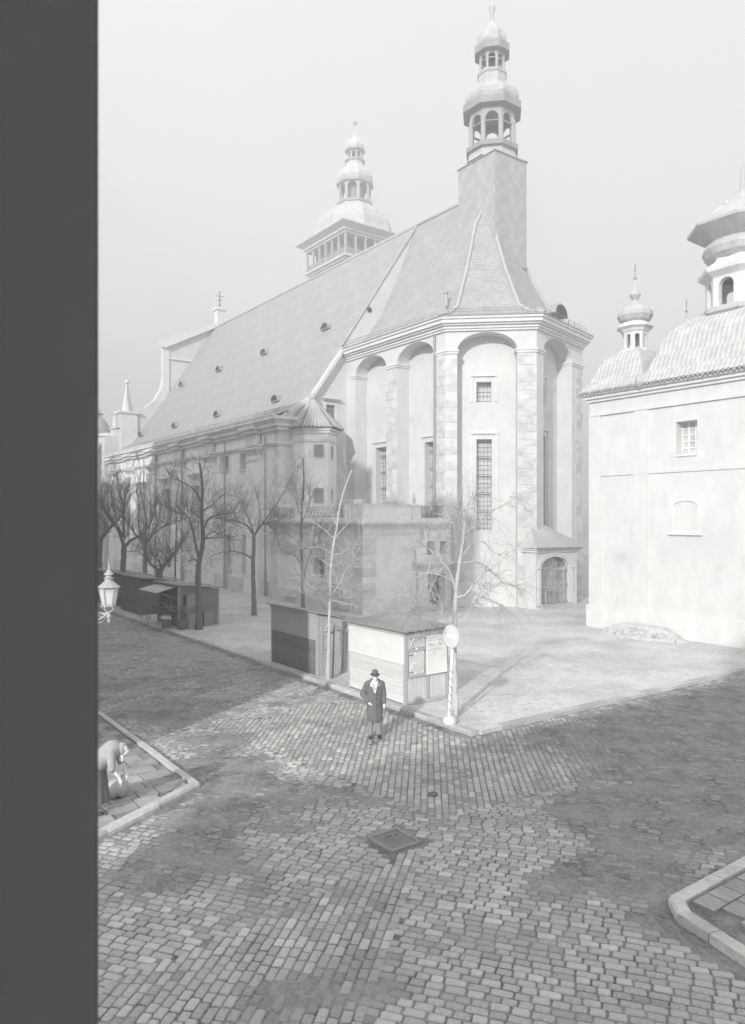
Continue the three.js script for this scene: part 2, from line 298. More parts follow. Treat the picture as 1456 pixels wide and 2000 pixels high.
// kerbs of single stones
function kerbRun(o, a, b, w, y0, y1, side, seed) {
  const R = rng(seed), F = FrAB(a, b); let s = 0;
  while (s < F.len - 0.05) {
    const l = Math.min(1.0 + 0.7 * R(), F.len - s), j = (R() - 0.5) * 0.02, dy = (R() - 0.5) * 0.016;
    const sh = new THREE.ExtrudeGeometry(shapeOf([[0, y0], [w, y0], [w, y1 - 0.01 + dy], [w - 0.02, y1 + dy], [0.05, y1 + dy], [0.012, y1 - 0.045 + dy]]), { depth: l - 0.018, bevelEnabled: false });
    // profile x runs inward from the road edge
    const g = sh.applyMatrix4(new THREE.Matrix4().makeBasis(V(0, 0, side), V(0, 1, 0), V(-side, 0, 0))).translate(side > 0 ? s + l : s, 0, j).applyMatrix4(F);
    mk('kerb_stone', g, MAT.kerb[R() * 4 | 0], o); s += l;
  }
}
const kerb1 = struct(new THREE.Group()); kerb1.name = 'kerb'; scene.add(kerb1);
kerbRun(kerb1, [KX - 0.02, KZ + 0.02], [KX - 0.02, -62], 0.3, -0.1, 0.115, 1, 3);
{ const F = Fr(KX + 0.28, KZ + 0.06, 1, 0); const R = rng(8); let s = 0; while (s < 27) { const l = 0.7 + 0.8 * R(); mk('kerb_stone', new THREE.BoxGeometry(l - 0.02, 0.2, 0.27).translate(s + l / 2, 0.0 + (R() - 0.5) * 0.012, -0.12 + (R() - 0.5) * 0.02).applyMatrix4(F), MAT.kerb[R() * 4 | 0], kerb1); s += l; } }
const kerb2 = struct(new THREE.Group()); kerb2.name = 'kerb_001'; scene.add(kerb2);
kerbRun(kerb2, [WX, -62], [WX, -15.02], 0.2, -0.1, 0.115, 1, 31);
kerbRun(kerb2, [WX - 0.02, -14.96], [-3, -9.75], 0.24, -0.1, 0.115, 1, 32);
const kerb3 = struct(new THREE.Group()); kerb3.name = 'kerb_002'; scene.add(kerb3);
{
  const R = rng(41);
  kerbRun(kerb3, [9.71, -6.0], [10.04, -6.35], 0.22, -0.1, 0.12, 1, 42);
  for (const [a, b] of [[[10.05, -6.36], [20, -6.42]], [[9.35, -4.6], [9.7, -6.0]]]) {
    const F = FrAB(a, b); let s = 0; while (s < F.len) { const l = Math.min(0.75 + 0.5 * R(), F.len - s + 0.01); mk('kerb_stone', new THREE.BoxGeometry(l - 0.02, 0.22, 0.21).translate(s + l / 2, 0.01, a[0] > 10 ? 0.13 : 0.13).applyMatrix4(F), MAT.kerb[R() * 4 | 0], kerb3); s += l; }
  }
}
const pave1 = struct(mk('pavement', prism([[6.08, -62], [6.08, -14.95], [3.0, -13.15], [-4, -9.2], [-4, -62]], -0.12, 0.062), MAT.dirt)); pave1.name = 'pavement';
const pave2 = struct(mk('pavement', prism([[9.7, -4.6], [9.98, -5.98], [10.2, -6.14], [20, -6.18], [20, -2], [8.6, -2]], -0.12, 0.062), MAT.dirt)); pave2.name = 'pavement_001';
{
  const R = rng(61), slabG = (w, l) => { const g = new THREE.BoxGeometry(w, 0.09, l, 1, 1, 1); return g; };
  let n = 0;
  for (let i = 0; i < 60; i++) { let z = -14.2 - i * 0.47; for (let x = 6.02 - (i % 2) * 0.2; x > 3.7;) {
    const w = 0.42 + 0.25 * R(); const xc = x - w / 2, ok = z < -14.75 - 0 || (xc < 5.85 - (z + 14.95) * 1.75);
    if (ok && xc > 3.6) { mk('paving_slab', slabG(w - 0.025, 0.445).rotateY((R() - 0.5) * 0.02).translate(xc, 0.055 + (R() - 0.5) * 0.014, z), MAT.slab[R() * 4 | 0], pave1); n++; } x -= w; } }
  for (let i = 0; i < 9; i++) { let z = -13.73 + i * 0.47; for (let x = 5.6; x > 1.2;) { const w = 0.42 + 0.25 * R(), xc = x - w / 2; if (xc < 5.7 - (z + 0.25 + 14.95) * 1.78) mk('paving_slab', slabG(w - 0.025, 0.445).translate(xc, 0.055 + (R() - 0.5) * 0.014, z), MAT.slab[R() * 4 | 0], pave1); x -= w; } }
  for (let i = 0; i < 5; i++) for (let k = 0; k < 8; k++) { const x = 10.22 + 0.2 + k * 0.42 + (i % 2) * 0.17, z = -5.9 + i * 0.36; mk('paving_slab', slabG(0.39, 0.335).translate(x, 0.055 + (R() - 0.5) * 0.016, z), MAT.slab[R() * 4 | 0], pave2); }
}
{   // cast-iron cover in the crossing
  const c = thing('manhole_cover', 'square rusty iron cover in a raised frame set in the cobbled crossing', 'manhole cover');
  const [a, b] = coverX, [e, f] = coverZ, F = Fr(a, f, 1, 0);
  const w = b - a, h = f - e;
  mk('plate', bx(F, 0.06, w - 0.06, -0.1, 0.012, -h + 0.06, -0.06), M(0.24, { map: TX.metal, roughness: 0.7, bumpMap: TX.earthB, bumpScale: 0.012 }), c);
  mk('frame', [bx(F, 0, w, -0.1, 0.03, -0.055, 0), bx(F, 0, w, -0.1, 0.03, -h, -h + 0.055), bx(F, 0, 0.055, -0.1, 0.03, -h + 0.055, -0.055), bx(F, w - 0.055, w, -0.1, 0.03, -h + 0.055, -0.055)], M(0.34, { map: TX.metal, roughness: 0.7 }), c);
  for (const k of [0.3, 0.37, 0.5]) mk('lifting_hole', new THREE.CylinderGeometry(0.022, 0.022, 0.01, 10).translate(a + k, 0.012, e + 0.2 + (k > 0.4 ? 0.03 : 0)), MAT.dark, c);
  const v = thing('valve_cap', 'small dark iron valve cap sunk among the setts behind the square cover', 'valve cap', gnd(846, 1552).setY(0));
  mk('cap', new THREE.CylinderGeometry(0.1, 0.11, 0.06, 14).translate(0, -0.012, 0), MAT.iron, v);
  mk('rim', new THREE.TorusGeometry(0.1, 0.014, 6, 16).rotateX(Math.PI / 2).translate(0, 0.016, 0), M(0.14), v);
}
// ---------------------------------------------------------------- houses out of the frame that shade the street, and our own window
function house(name, label, x0, x1, z0, z1, h, top, o = {}) {
  const t = thing(name, label, 'house', V(0, 0, 0));
  mk('wall', prism([[x0, z0], [x1, z0], [x1, z1], [x0, z1]], 0, h), MAT.house, t);
  if (top) mk('roof', top, MAT.roof, t);
  const rows = Math.max(2, Math.round(h / 4));
  const fs = [];
  if (o.east !== false) fs.push(Fr(x1, z1, 0, -1)); // faces +x
  for (const F of fs) { F.len = z1 - z0; for (let a = 1.5; a < F.len - 1.6; a += 2.9) for (let r = 0; r < rows; r++) { const y = 1.2 + r * (h - 1.2) / rows; const w = mk('window', [bx(F, a - 0.1, a + 1.2, y - 0.1, y, 0, 0.1), bx(F, a - 0.1, a, y, y + 1.9, 0, 0.06), bx(F, a + 1.1, a + 1.2, y, y + 1.9, 0, 0.06), bx(F, a - 0.1, a + 1.2, y + 1.9, y + 2.05, 0, 0.12), bx(F, a + 0.52, a + 0.58, y, y + 1.9, 0, 0.04)], MAT.trim, t); mk('pane', bx(F, a, a + 1.1, y, y + 1.9, -0.02, 0.02), MAT.glass, w); } }
  return t;
}
const hipRoof = (x0, x1, z0, z1, y, r) => {
  const A = V(x0, y, z0), B = V(x1, y, z0), C = V(x1, y, z1), D = V(x0, y, z1);
  if (x1 - x0 < z1 - z0) { const c = (x0 + x1) / 2, q = (x1 - x0) / 2, E = V(c, y + r, z0 + q), Q = V(c, y + r, z1 - q); return [face(D, C, Q), face(B, A, E), face(C, B, E, Q), face(A, D, Q, E)]; }
  const c = (z0 + z1) / 2, q = (z1 - z0) / 2, E = V(x0 + q, y + r, c), Q = V(x1 - q, y + r, c); return [face(D, C, Q, E), face(B, A, E, Q), face(C, B, Q), face(A, D, E)];
};
house('corner_house', 'tall plastered house at the street corner left of the frame', -10, 3.6, -28, -17.1, 21.2, hipRoof(-10, 3.6, -28, -17.1, 21.2, 1.5));
{
  const t = house('gabled_house', 'taller house with a stepped gable, second from the street corner', -10, 3.6, -58.4, -28.05, 24.3, null);
  mk('gable', panel(Fr(3.6, -28.05, 0, -1), [[0, 21.5], [2.2, 23.9], [4.6, 26.4], [8.4, 26.4], [11, 24.3], [11, 24], [0, 21]], [], 0, 9), MAT.house, t);
}
house('low_house', 'low house between two tall ones along the street', -10, 3.6, -67, -58.45, 14.6, hipRoof(-10, 3.6, -67, -58.45, 14.6, 1.5));
house('long_house', 'long tall house at the far end of the west side of the street', -10, 3.6, -112, -67.05, 21, hipRoof(-10, 3.6, -112, -67.05, 21, 2));
{
  const t = thing('window_house', 'the house whose dark window wall edges the view on the left', 'house');
  const F = Fr(4.6, -0.66, -1, 0); F.len = 20;   // north front seen from the street
  mk('wall', [panel(F, rect(0, 0, 20.6, 10.9), [rect(4.6 - 1.5, 4.75, 4.6 - 0.083, 7.1)], 0, 0.36), prism([[-16, -0.29], [-15.7, -0.29], [-15.7, 7], [-16, 7]], 0, 10.9), panel(Fr(4.6, 7, 0, -1), rect(0, 0, 7.29, 10.9), [rect(7 - 2.94, 4.75, 7 - 0.24, 7.2)], 0, 0.3), prism([[-15.69, 6.7], [4.29, 6.7], [4.29, 7], [-15.69, 7]], 0, 10.9)], MAT.house, t);  // unseen second opening, added in the east wall to admit daylight
  mk('room', [prism([[-3, -0.285], [0.0735, -0.285], [0.0735, -0.27], [-3, -0.27]], 4.0, 7.6), prism([[1.52, -0.285], [4.2, -0.285], [4.2, -0.27], [1.52, -0.27]], 4.0, 7.6), prism([[0.0745, -0.285], [1.5, -0.285], [1.5, -0.27], [0.08, -0.27]], 4.0, 4.74), prism([[0.0745, -0.285], [1.5, -0.285], [1.5, -0.27], [0.08, -0.27]], 7.11, 7.6), prism([[-3, -0.26], [4.2, -0.26], [4.2, 4], [-3, 4]], 3.9, 4.0), prism([[-3, -0.26], [4.2, -0.26], [4.2, 4], [-3, 4]], 7.61, 7.7), prism([[-3, -0.26], [-2.9, -0.26], [-2.9, 4], [-3, 4]], 4.01, 7.6), panel(Fr(4.1, -0.26, 0, 1), rect(0, 4.01, 4.26, 7.6), [rect(0.5, 4.75, 3.2, 7.2)], 0, 0.1), prism([[-2.89, 3.9], [4.09, 3.9], [4.09, 4], [-2.89, 4]], 4.01, 7.6)], M(0.95, { map: TX.plaster }), t);  // the added east opening repeats here, lighting the inner window wall
  mk('roof', hipRoof(-16.2, 4.75, -0.7, 7.2, 10.93, 2.2), MAT.roof, t);
  const u = thing('rear_house', 'high gabled house standing behind the window house', 'house');
  mk('wall', panel(Fr(-10, 7.6, 0, 1), [[0, 0], [16, 0], [16, 20], [8, 27], [1.2, 21.2], [0, 20.4]], [], 0, 10).translate(0, 0, 0), MAT.house, u);
}

// ---------------------------------------------------------------- the church
const NX = 25.9, EZ = -47.5, WZ = -88.5, CXX = 38.9, RY = 30.2;   // nave wall, east gable, west gable, axis, ridge
const church = thing('church', 'large white church with steep tiled roof, arcaded choir and slender roof turret', 'church');
const NAVE = [[25.35, 13.3], [26.6, 13.8], [28.4, 14.95], [31.3, 19.0], [CXX, RY]];
const naveY = (x) => { const q = x > CXX ? 2 * CXX - x : x; for (let i = 0; i < NAVE.length - 1; i++) if (q <= NAVE[i + 1][0]) { const [a, b] = [NAVE[i], NAVE[i + 1]]; return a[1] + (q - a[0]) / (b[0] - a[0]) * (b[1] - a[1]); } return RY; };
const mir = (p) => [2 * CXX - p[0], p[1]];
const FS = Fr(NX, WZ, 0, 1);              // south wall: a = z - WZ
const sA = (z) => z - WZ, L = EZ - WZ;
{
  // windows of the south wall, sighted
  const holes = [], wins = [];
  const zAt = (x) => onX(x, 1000, NX).z, yAt = (x, y) => onX(x, y, NX).y;
  const openings = [[432, 447, 891, 919], [471, 484, 885, 916], [377, 391, 948, 1050], [320, 334, 955, 1058], [272, 285, 962, 1064], [207, 217, 935, 1034], [440, 452, 1045, 1112], [475, 488, 1045, 1121], [318, 335, 1090, 1150]];
  openings.forEach(([x0, x1, y0, y1], i) => { const a0 = sA(zAt(x0)), a1 = sA(zAt(x1)), xm = (x0 + x1) / 2, top = yAt(xm, y0), bot = Math.max(G + 0.3, yAt(xm, y1)); holes.push(rect(a0, bot, a1, top)); wins.push([a0, a1, bot, top, i]); });
  mk('nave_wall', [panel(FS, rect(0, 0, L - 0.71, 13.2), holes, 0, 0.9)], MAT.nave, church);
  for (const [a0, a1, b, t, i] of wins) {
    const w = a1 - a0, fr = [bx(FS, a0 - 0.22, a0 - 0.002, b - 0.15, t + 0.2, 0, 0.07), bx(FS, a1 + 0.002, a1 + 0.22, b - 0.15, t + 0.2, 0, 0.07), bx(FS, a0, a1, t + 0.002, t + 0.2, 0, 0.07), bx(FS, a0, a1, b - 0.15, b - 0.002, 0, 0.12)];
    if (i >= 2 && i <= 5 || i === 8) fr.push(bx(FS, a0 - 0.35, a1 + 0.35, t + 0.75, t + 0.92, 0, 0.35), bx(FS, a0 - 0.45, a1 + 0.45, t + 0.92, t + 1.05, 0, 0.5), bx(FS, a0 - 0.25, a1 + 0.25, t + 0.55, t + 0.75, 0, 0.2), bx(FS, a0 - 0.2, a1 + 0.2, t + 0.2, t + 0.55, 0, 0.08));
    const f = mk(i === 8 ? 'door_frame' : 'window_frame', fr, MAT.naveTrim, church);
    mk(i === 8 ? 'door' : 'pane', bx(FS, a0, a1, b, t, -0.62, -0.55), i === 8 ? MAT.stallMid : MAT.glass, f);
    if (t - b > 3) { const m = []; for (let y = b + 0.5; y < t; y += 0.55) m.push(bx(FS, a0, a1, y, y + 0.04, -0.548, -0.52)); for (let k = 1; k < 3; k++) m.push(bx(FS, a0 + w * k / 3 - 0.02, a0 + w * k / 3 + 0.02, b, t, -0.55, -0.53)); mk('window_bars', m, MAT.muntin, f); }
  }
  // pilasters with capitals
  for (const [px, py, w] of [[499, 876, 2.0], [413, 892, 1.7], [353, 903, 1.7], [302, 911, 1.7], [258, 921, 1.7], [222, 928, 1.7]]) {
    const a = sA(onX(px, py, NX).z), y = 10.85, p = mk('pilaster', [bx(FS, a - w / 2, a + w / 2, 1.2, y - 0.1, 0, 0.3), bx(FS, a - w / 2 - 0.12, a + w / 2 + 0.12, G - 0.1, 1.2, 0, 0.42)], MAT.nave, church);
    mk('capital', [bx(FS, a - w / 2 - 0.06, a + w / 2 + 0.06, y - 0.6, y - 0.5, 0.3, 0.38), bx(FS, a - w / 2 - 0.1, a + w / 2 + 0.1, y - 0.1, y + 0.08, 0, 0.42), bx(FS, a - w / 2 - 0.22, a + w / 2 + 0.22, y + 0.08, y + 0.22, 0, 0.55), bx(FS, a - w / 2 - 0.36, a + w / 2 + 0.36, y + 0.22, y + 0.34, 0, 0.7)], MAT.naveTrim, p);
    mk('frieze_block', [bx(FS, a - w / 2, a + w / 2, y + 0.55, y + 1.5, 0.1, 0.36), bx(FS, a - w / 2 - 0.12, a + w / 2 + 0.12, 12.32, 12.56, 0.36, 0.66), bx(FS, a - w / 2 - 0.2, a + w / 2 + 0.2, 12.57, 12.83, 0.52, 0.86)], MAT.naveTrim, p);
  }
  mk('plinth', bx(FS, 0, L, 0, 1.15, 0, 0.16), MAT.naveTrim, church);
  const FE = Fr(NX, EZ, 1, 0);
  const ring = (y0, y1, n) => [bx(FS, -0.3, L + n, y0, y1, 0, n), bx(FE, 0, 1.9, y0, y1, 0, n)];
  mk('cornice', [ring(11.2, 11.32, 0.16), ring(11.32, 11.45, 0.24), ring(12.3, 12.55, 0.3), ring(12.55, 12.85, 0.5), ring(12.85, 13.0, 0.62), ring(13.0, 13.24, 0.78)], MAT.naveTrim, church);
  for (const px of [527, 447, 363, 311, 288]) { const a = sA(onX(px, 1050, NX).z); mk('downpipe', [bar(out(FS, a, G, 0.36), out(FS, a, 12.2, 0.36), 0.07, 8), bar(out(FS, a, G, 0.36), out(FS, a, 2.0, 0.36), 0.12, 8)], MAT.pipe, church); }
  // corner quoins
  const R = rng(4); for (let y = 1.2, k = 0; y < 11; y += 0.44, k++) mk('quoin_block', [bx(FS, L - (k % 2 ? 0.55 : 0.95), L + 0.035, y, y + 0.415, -0.5, 0.035)], MAT.quoinDark[R() * 3 | 0], church);
}
// east gable wall and its raking cornice
{
  const FE = Fr(NX, EZ, 1, 0), prof = [...NAVE.slice(1), ...NAVE.slice(1, -1).reverse().map(mir)];
  const wz = [onZ(637, 810, EZ), onZ(655, 830, EZ)];
  const hole = rect(wz[0].x - NX, wz[1].y, wz[1].x - NX, onZ(646, 791, EZ).y);
  mk('gable_wall', panel(FE, [[0, 0], [2 * (CXX - NX), 0], [2 * (CXX - NX), 13.3], ...prof.slice().reverse().map((p) => [p[0] - NX, p[1] - 0.05]), [0, 13.2]], [hole], 0, 0.7), MAT.white, church);
  const [h0, h1] = [hole[0], hole[2]];
  const f = mk('window_frame', [bx(FE, h0[0] - 0.18, h0[0] - 0.002, h0[1] - 0.1, h1[1] + 0.15, 0, 0.06), bx(FE, h1[0] + 0.002, h1[0] + 0.18, h0[1] - 0.1, h1[1] + 0.15, 0, 0.06), bx(FE, h0[0], h1[0], h1[1] + 0.002, h1[1] + 0.15, 0, 0.06), bx(FE, h0[0] - 0.3, h1[0] + 0.3, h0[1] - 0.24, h0[1] - 0.1, 0, 0.2), bx(FE, h0[0] - 0.3, h1[0] + 0.3, h1[1] + 0.34, h1[1] + 0.42, 0, 0.22), bx(FE, h0[0] - 0.4, h1[0] + 0.4, h1[1] + 0.42, h1[1] + 0.52, 0, 0.34)], MAT.trim, church);
  const sl = []; for (let y = h0[1] + 0.03; y < h1[1] - 0.05; y += 0.13) sl.push(bx(FE, h0[0], h1[0], y, y + 0.075, -0.2, -0.12)); sl.push(bx(FE, h0[0], h1[0], h0[1], h1[1], -0.3, -0.26));
  mk('shutter', sl, MAT.louvre, f);
  const rake = (n0, d0, d1) => { const P = NAVE.slice(1, 4), pts = P.map((p) => [p[0] - NX, p[1] - d0]), q = P.map((p) => [p[0] - NX + 0.1, p[1] - d1]).reverse(); return panel(FE, [...pts, ...q].reverse(), [], n0, n0); };
  mk('raking_cornice', [rake(0.42, 0.02, 0.3), rake(0.28, 0.31, 0.55), rake(0.14, 0.56, 1.0)], MAT.trim, church);
}
// nave roof with eyebrow dormers
{
  const g = [], z0 = EZ + 0.06, z1 = WZ - 0.0;
  for (const side of [0, 1]) for (let i = 0; i < NAVE.length - 1; i++) { const a = side ? mir(NAVE[i]) : NAVE[i], b = side ? mir(NAVE[i + 1]) : NAVE[i + 1]; g.push(side ? face(V(a[0], a[1], z0), V(a[0], a[1], z1), V(b[0], b[1], z1), V(b[0], b[1], z0)) : face(V(a[0], a[1], z1), V(a[0], a[1], z0), V(b[0], b[1], z0), V(b[0], b[1], z1))); }
  const roof = mk('nave_roof', g, MAT.roof, church, true);
  mk('ridge_tiles', tube([V(CXX, RY + 0.02, WZ), V(CXX, RY + 0.02, EZ + 0.06)], [0.16, 0.16], 6), MAT.ridge, roof);
  mk('verge_tiles', tube(smooth(NAVE.map((p) => V(p[0], p[1] + 0.03, EZ + 0.02)), 30), [0.08], 6), MAT.ridge, roof);
  mk('gutter', [bx(FS, 0, L + 0.5, 13.26, 13.38, 0.6, 0.8)], MAT.naveTrim, roof);
  const rail = [];
  for (const [a, b] of [[10, 24], [25, L - 0.2]]) { const P = (a2, h) => V(26.1, naveY(26.1) + h, WZ + a2); for (const h of [0.16, 0.34]) rail.push(bar(P(a, h), P(b, h), 0.025, 4)); for (let s = a; s <= b; s += 1.5) rail.push(bar(P(s, 0), P(s, 0.36), 0.025, 4)); }
  mk('snow_guard', rail, M(0.3), roof);
  const hit = (x, y) => { for (let d = 35; d < 110; d += 0.1) { const p = at(x, y, d); if (p.y < naveY(p.x) && p.x > 25.4) return p; } };
  for (const [x, y] of [[640, 641], [520, 690], [431, 723], [358, 752], [543, 782], [428, 811], [345, 833], [279, 850]]) {
    const p = hit(x, y), sh = new THREE.ExtrudeGeometry(shapeOf(arch(-0.62, 0, 0.62, 0.02, 0.58, 10)), { depth: 1.6, bevelEnabled: false }).rotateY(Math.PI / 2);
    const d = mk('dormer', sh.translate(p.x - 0.35, p.y - 0.12, p.z), MAT.roof, church);
    mk('opening', new THREE.ExtrudeGeometry(shapeOf(arch(-0.5, 0.06, 0.5, 0.08, 0.42, 10)), { depth: 0.02, bevelEnabled: false }).rotateY(Math.PI / 2).translate(p.x - 0.372, p.y - 0.12, p.z), MAT.dark, d);
  }
}
// choir and apse: blind arcade on piers, set-back wall, cornice, roof
const AP = [[31.9, EZ - 0.01], [31.96, -36.1], [36.3, -32.2], [43.15, -34.0], [45.9, -38.5], [45.9, EZ - 0.01]];
{
  const pinZ = (q) => { q[0][1] = q[5][1] = EZ - 0.01; return q; }, spr = 16.75, rise = 1.15, inner = pinZ(offsetPoly(AP, -1.1));
  const faces = [[AP[0], AP[1], [[1.15, 5.05], [6.3, 10.25]]], [AP[1], AP[2], [[0.76, 4.6]]], [AP[2], AP[3], [[0.95, 5.3]]], [AP[3], AP[4], [[0.9, 4.3]]], [AP[4], AP[5], [[1, 8]]]];
  const shell = [], R = rng(9);
  for (const [a, b, ops] of faces) { const F = FrAB(a, b); shell.push(panel(F, rect(0, 0, F.len, 18.3), ops.map(([o0, o1]) => arch(o0, 0.02, o1, spr, rise)), 0, 1.1)); }
  mk('choir_arcade', shell, MAT.white, church);
  const inn = [];
  const winDefs = [ // face, a0, a1, y0, y1 on the inner wall
    [0, onX(734, 0, 33).z, onX(750, 0, 33).z, onX(741, 1000, 33).y - 3, onX(741, 874, 33).y], [0, onX(829, 0, 33).z, onX(847, 0, 33).z, onX(838, 1000, 33).y - 3, onX(838, 863, 33).y]];
  const FI = faces.map((f, i) => FrAB(inner[i], inner[i + 1]));
  const holes = [[], [], [], [], []], specs = [];
  for (const [f, za, zb, y0, y1] of winDefs) { const a0 = za - inner[0][1], a1 = zb - inner[0][1] + 0.45; holes[f].push(rect(a0, y0, a1, y1)); specs.push([f, a0, a1, y0, y1]); }
  const sight = (x, y, i) => { const F = FI[i], inv = F.clone().invert(); const c = camera.position.clone().applyMatrix4(inv), q = at(x, y, 10).applyMatrix4(inv), t = -c.z / (q.z - c.z); return [c.x + (q.x - c.x) * t, c.y + (q.y - c.y) * t]; };
  for (const [f, x0, yt, x1, yb] of [[1, 931, 858, 961, 1036], [1, 931, 746, 960, 785], [2, 1046, 848, 1066, 1036], [2, 1046, 744, 1064, 792]]) { const a = sight(x0, yt, f), b = sight(x1, yb, f); const a0 = Math.min(a[0], b[0]) - (f === 2 ? 0.7 : 0), a1 = Math.max(a[0], b[0]); holes[f].push(rect(a0, b[1], a1, a[1])); specs.push([f, a0, a1, b[1], a[1]]); }
  FI.forEach((F, i) => { F.len = Math.hypot(inner[i + 1][0] - inner[i][0], inner[i + 1][1] - inner[i][1]); inn.push(panel(F, rect(0, 0, F.len, 18.2), holes[i], 0, 0.8)); });
  mk('choir_wall', inn, MAT.white, church);
  for (const [f, a0, a1, y0, y1] of specs) {
    const F = FI[f], w = a1 - a0;
    // moulded surround with a hood and a splayed head
    const fr = mk('window_frame', [bx(F, a0 - 0.4, a0 - 0.25, y0, y1 + 0.35, 0, 0.07), bx(F, a1 + 0.25, a1 + 0.4, y0, y1 + 0.35, 0, 0.07), bx(F, a0 - 0.4, a1 + 0.4, y1 + 0.35, y1 + 0.5, 0, 0.12)], MAT.trim, church);
    mk('pane', bx(F, a0, a1, y0, y1, -0.6, -0.55), MAT.glassSky, fr);
    const m = []; for (let y = y0 + 0.12; y < y1; y += 0.3) m.push(bx(F, a0, a1, y, y + 0.03, -0.549, -0.525)); const nv = Math.round(w / 0.24); for (let k = 1; k < nv; k++) m.push(bx(F, a0 + w * k / nv - 0.012, a0 + w * k / nv + 0.012, y0, y1, -0.549, -0.53)); for (let y = y0 + 1.15; y < y1 - 0.5; y += 1.2) m.push(bx(F, a0, a1, y, y + 0.08, -0.549, -0.5));
    mk('window_bars', m, MAT.iron, fr);
  }
  // stone blocks of the piers, each a shallow piece proud of the plaster
  const pier = (F, a0, a1, cl, cr) => { for (let y = 0.35, k = 0; y < spr - 0.35; k++) { const h = 0.42 + 0.2 * R(); const l = cl ? (k % 2 ? 0 : 0.2) : 0, r = cr ? (k % 2 ? 0.2 : 0) : 0; const mid = a0 + (a1 - a0) * (0.35 + 0.3 * R()); for (const [b0, b1] of R() < 0.4 ? [[a0 + l, a1 - r]] : [[a0 + l, mid], [mid, a1 - r]]) if (b1 - b0 > 0.12 && R() < 0.93) mk('quoin_block', bx(F, b0 + 0.012, b1 - 0.012, y, y + h - 0.018, -0.2, 0.015 + 0.02 * R()), MAT.quoin[R() * 4 | 0], church); y += h; } };
  const FA = FrAB(AP[0], AP[1]), FB = FrAB(AP[1], AP[2]), FC = FrAB(AP[2], AP[3]);
  pier(FA, 5.06, 6.29); pier(FA, 10.26, FA.len - 0.02, 0, 1); pier(FB, 0.02, 0.75, 1, 0); pier(FB, 4.61, FB.len - 0.02, 0, 1); pier(FC, 5.9, FC.len - 0.02, 1, 1);
  const imp = []; for (const [F, a0, a1] of [[FA, 0.7, 1.15], [FA, 5.05, 6.3], [FA, 10.25, FA.len], [FB, 0, 0.76], [FB, 4.6, FB.len], [FC, 0, 0.95], [FC, 5.3, FC.len]]) imp.push([bx(F, a0 - 0.06, a1 + 0.06, spr - 0.22, spr - 0.08, -1.05, 0.07), bx(F, a0 - 0.12, a1 + 0.12, spr - 0.08, spr + 0.04, -1.05, 0.13)]);
  for (const g of imp) mk('impost', g, MAT.trim, church);
  mk('choir_cornice', [prism(offsetPoly(AP, 0.14), 17.98, 18.12), prism(offsetPoly(AP, 0.24), 18.121, 18.3), prism(offsetPoly(AP, 0.4), 18.301, 18.42), prism(offsetPoly(AP, 0.55), 18.421, 18.66), prism(offsetPoly(AP, 0.66), 18.661, 18.82)], MAT.trim, church);
  const P = (p, y) => V(p[0], y, p[1]), rg = [], apex = V(CXX, 30.15, -38.6), y0 = 18.86;
  const RG = [[0.72, y0], [-0.6, 19.3], [-1.75, 20.05], [-3.2, 22.0, 22.9], [-4.7, 24.9, 26.7]].map(([o, y, yb]) => pinZ(offsetPoly(AP, o)).map((p, i) => P(p, i > 0 && i < 5 ? yb ?? y : y)));
  for (let i = 0; i < 5; i++) {
    for (let k = 0; k < 4; k++) rg.push(face(RG[k][i], RG[k][i + 1], RG[k + 1][i + 1], RG[k + 1][i]));
    const a = RG[4][i], b = RG[4][i + 1], top = V(CXX, RY, EZ);
    if (i === 0) rg.push(face(a, b, apex, top)); else if (i === 4) rg.push(face(a, b, top, apex)); else rg.push(face(a, b, apex));
  }
  const roof = mk('choir_roof', rg, MAT.roof, church, true);
  for (let i = 1; i < 5; i++) mk('hip_tiles', tube([...RG.map((r) => r[i].clone().add(V(0, 0.04, 0))), apex], [0.13], 6), MAT.ridge, roof);
  mk('ridge_tiles', tube([apex, V(CXX, RY + 0.02, EZ)], [0.15, 0.15], 6), MAT.ridge, roof);
  const rail = []; for (const [i, t0, t1] of [[0, 0.03, 0.95], [1, 0.05, 0.95], [2, 0.05, 0.95]]) { const a = offsetPoly(AP, 0.35)[i], b = offsetPoly(AP, 0.35)[i + 1], Q = (t, h) => V(a[0] + (b[0] - a[0]) * t, 19.05 + h, a[1] + (b[1] - a[1]) * t); for (const h of [0.14, 0.32]) rail.push(bar(Q(t0, h), Q(t1, h), 0.022, 4)); for (let t = t0; t <= t1 + 1e-6; t += (t1 - t0) / 7) rail.push(bar(Q(t, 0), Q(t, 0.34), 0.022, 4)); }
  mk('snow_guard', rail, M(0.3), roof);
  mk('vent_pipe', [new THREE.CylinderGeometry(0.12, 0.12, 0.9, 8).translate(33.6, 20.8, -37.9), new THREE.CylinderGeometry(0.19, 0.19, 0.12, 8).translate(33.6, 21.28, -37.9)], MAT.ridge, roof);
  { const F = FC, d = mk('dormer', new THREE.ExtrudeGeometry(shapeOf(arch(-0.95, 0, 0.95, 0.02, 0.75, 12)), { depth: 1.9, bevelEnabled: false }).translate(2.6, 19.35, -1.4).applyMatrix4(F), MAT.roof, church); mk('opening', new THREE.ExtrudeGeometry(shapeOf(arch(-0.82, 0.05, 0.82, 0.07, 0.6, 12)), { depth: 0.03, bevelEnabled: false }).translate(2.6, 19.35, 0.5).applyMatrix4(F), MAT.dark, d); }
  mk('downpipe', bar(V(AP[1][0] - 0.14, 3, AP[1][1] - 0.95), V(AP[1][0] - 0.14, 18, AP[1][1] - 0.95), 0.075, 8), M(0.3), church);
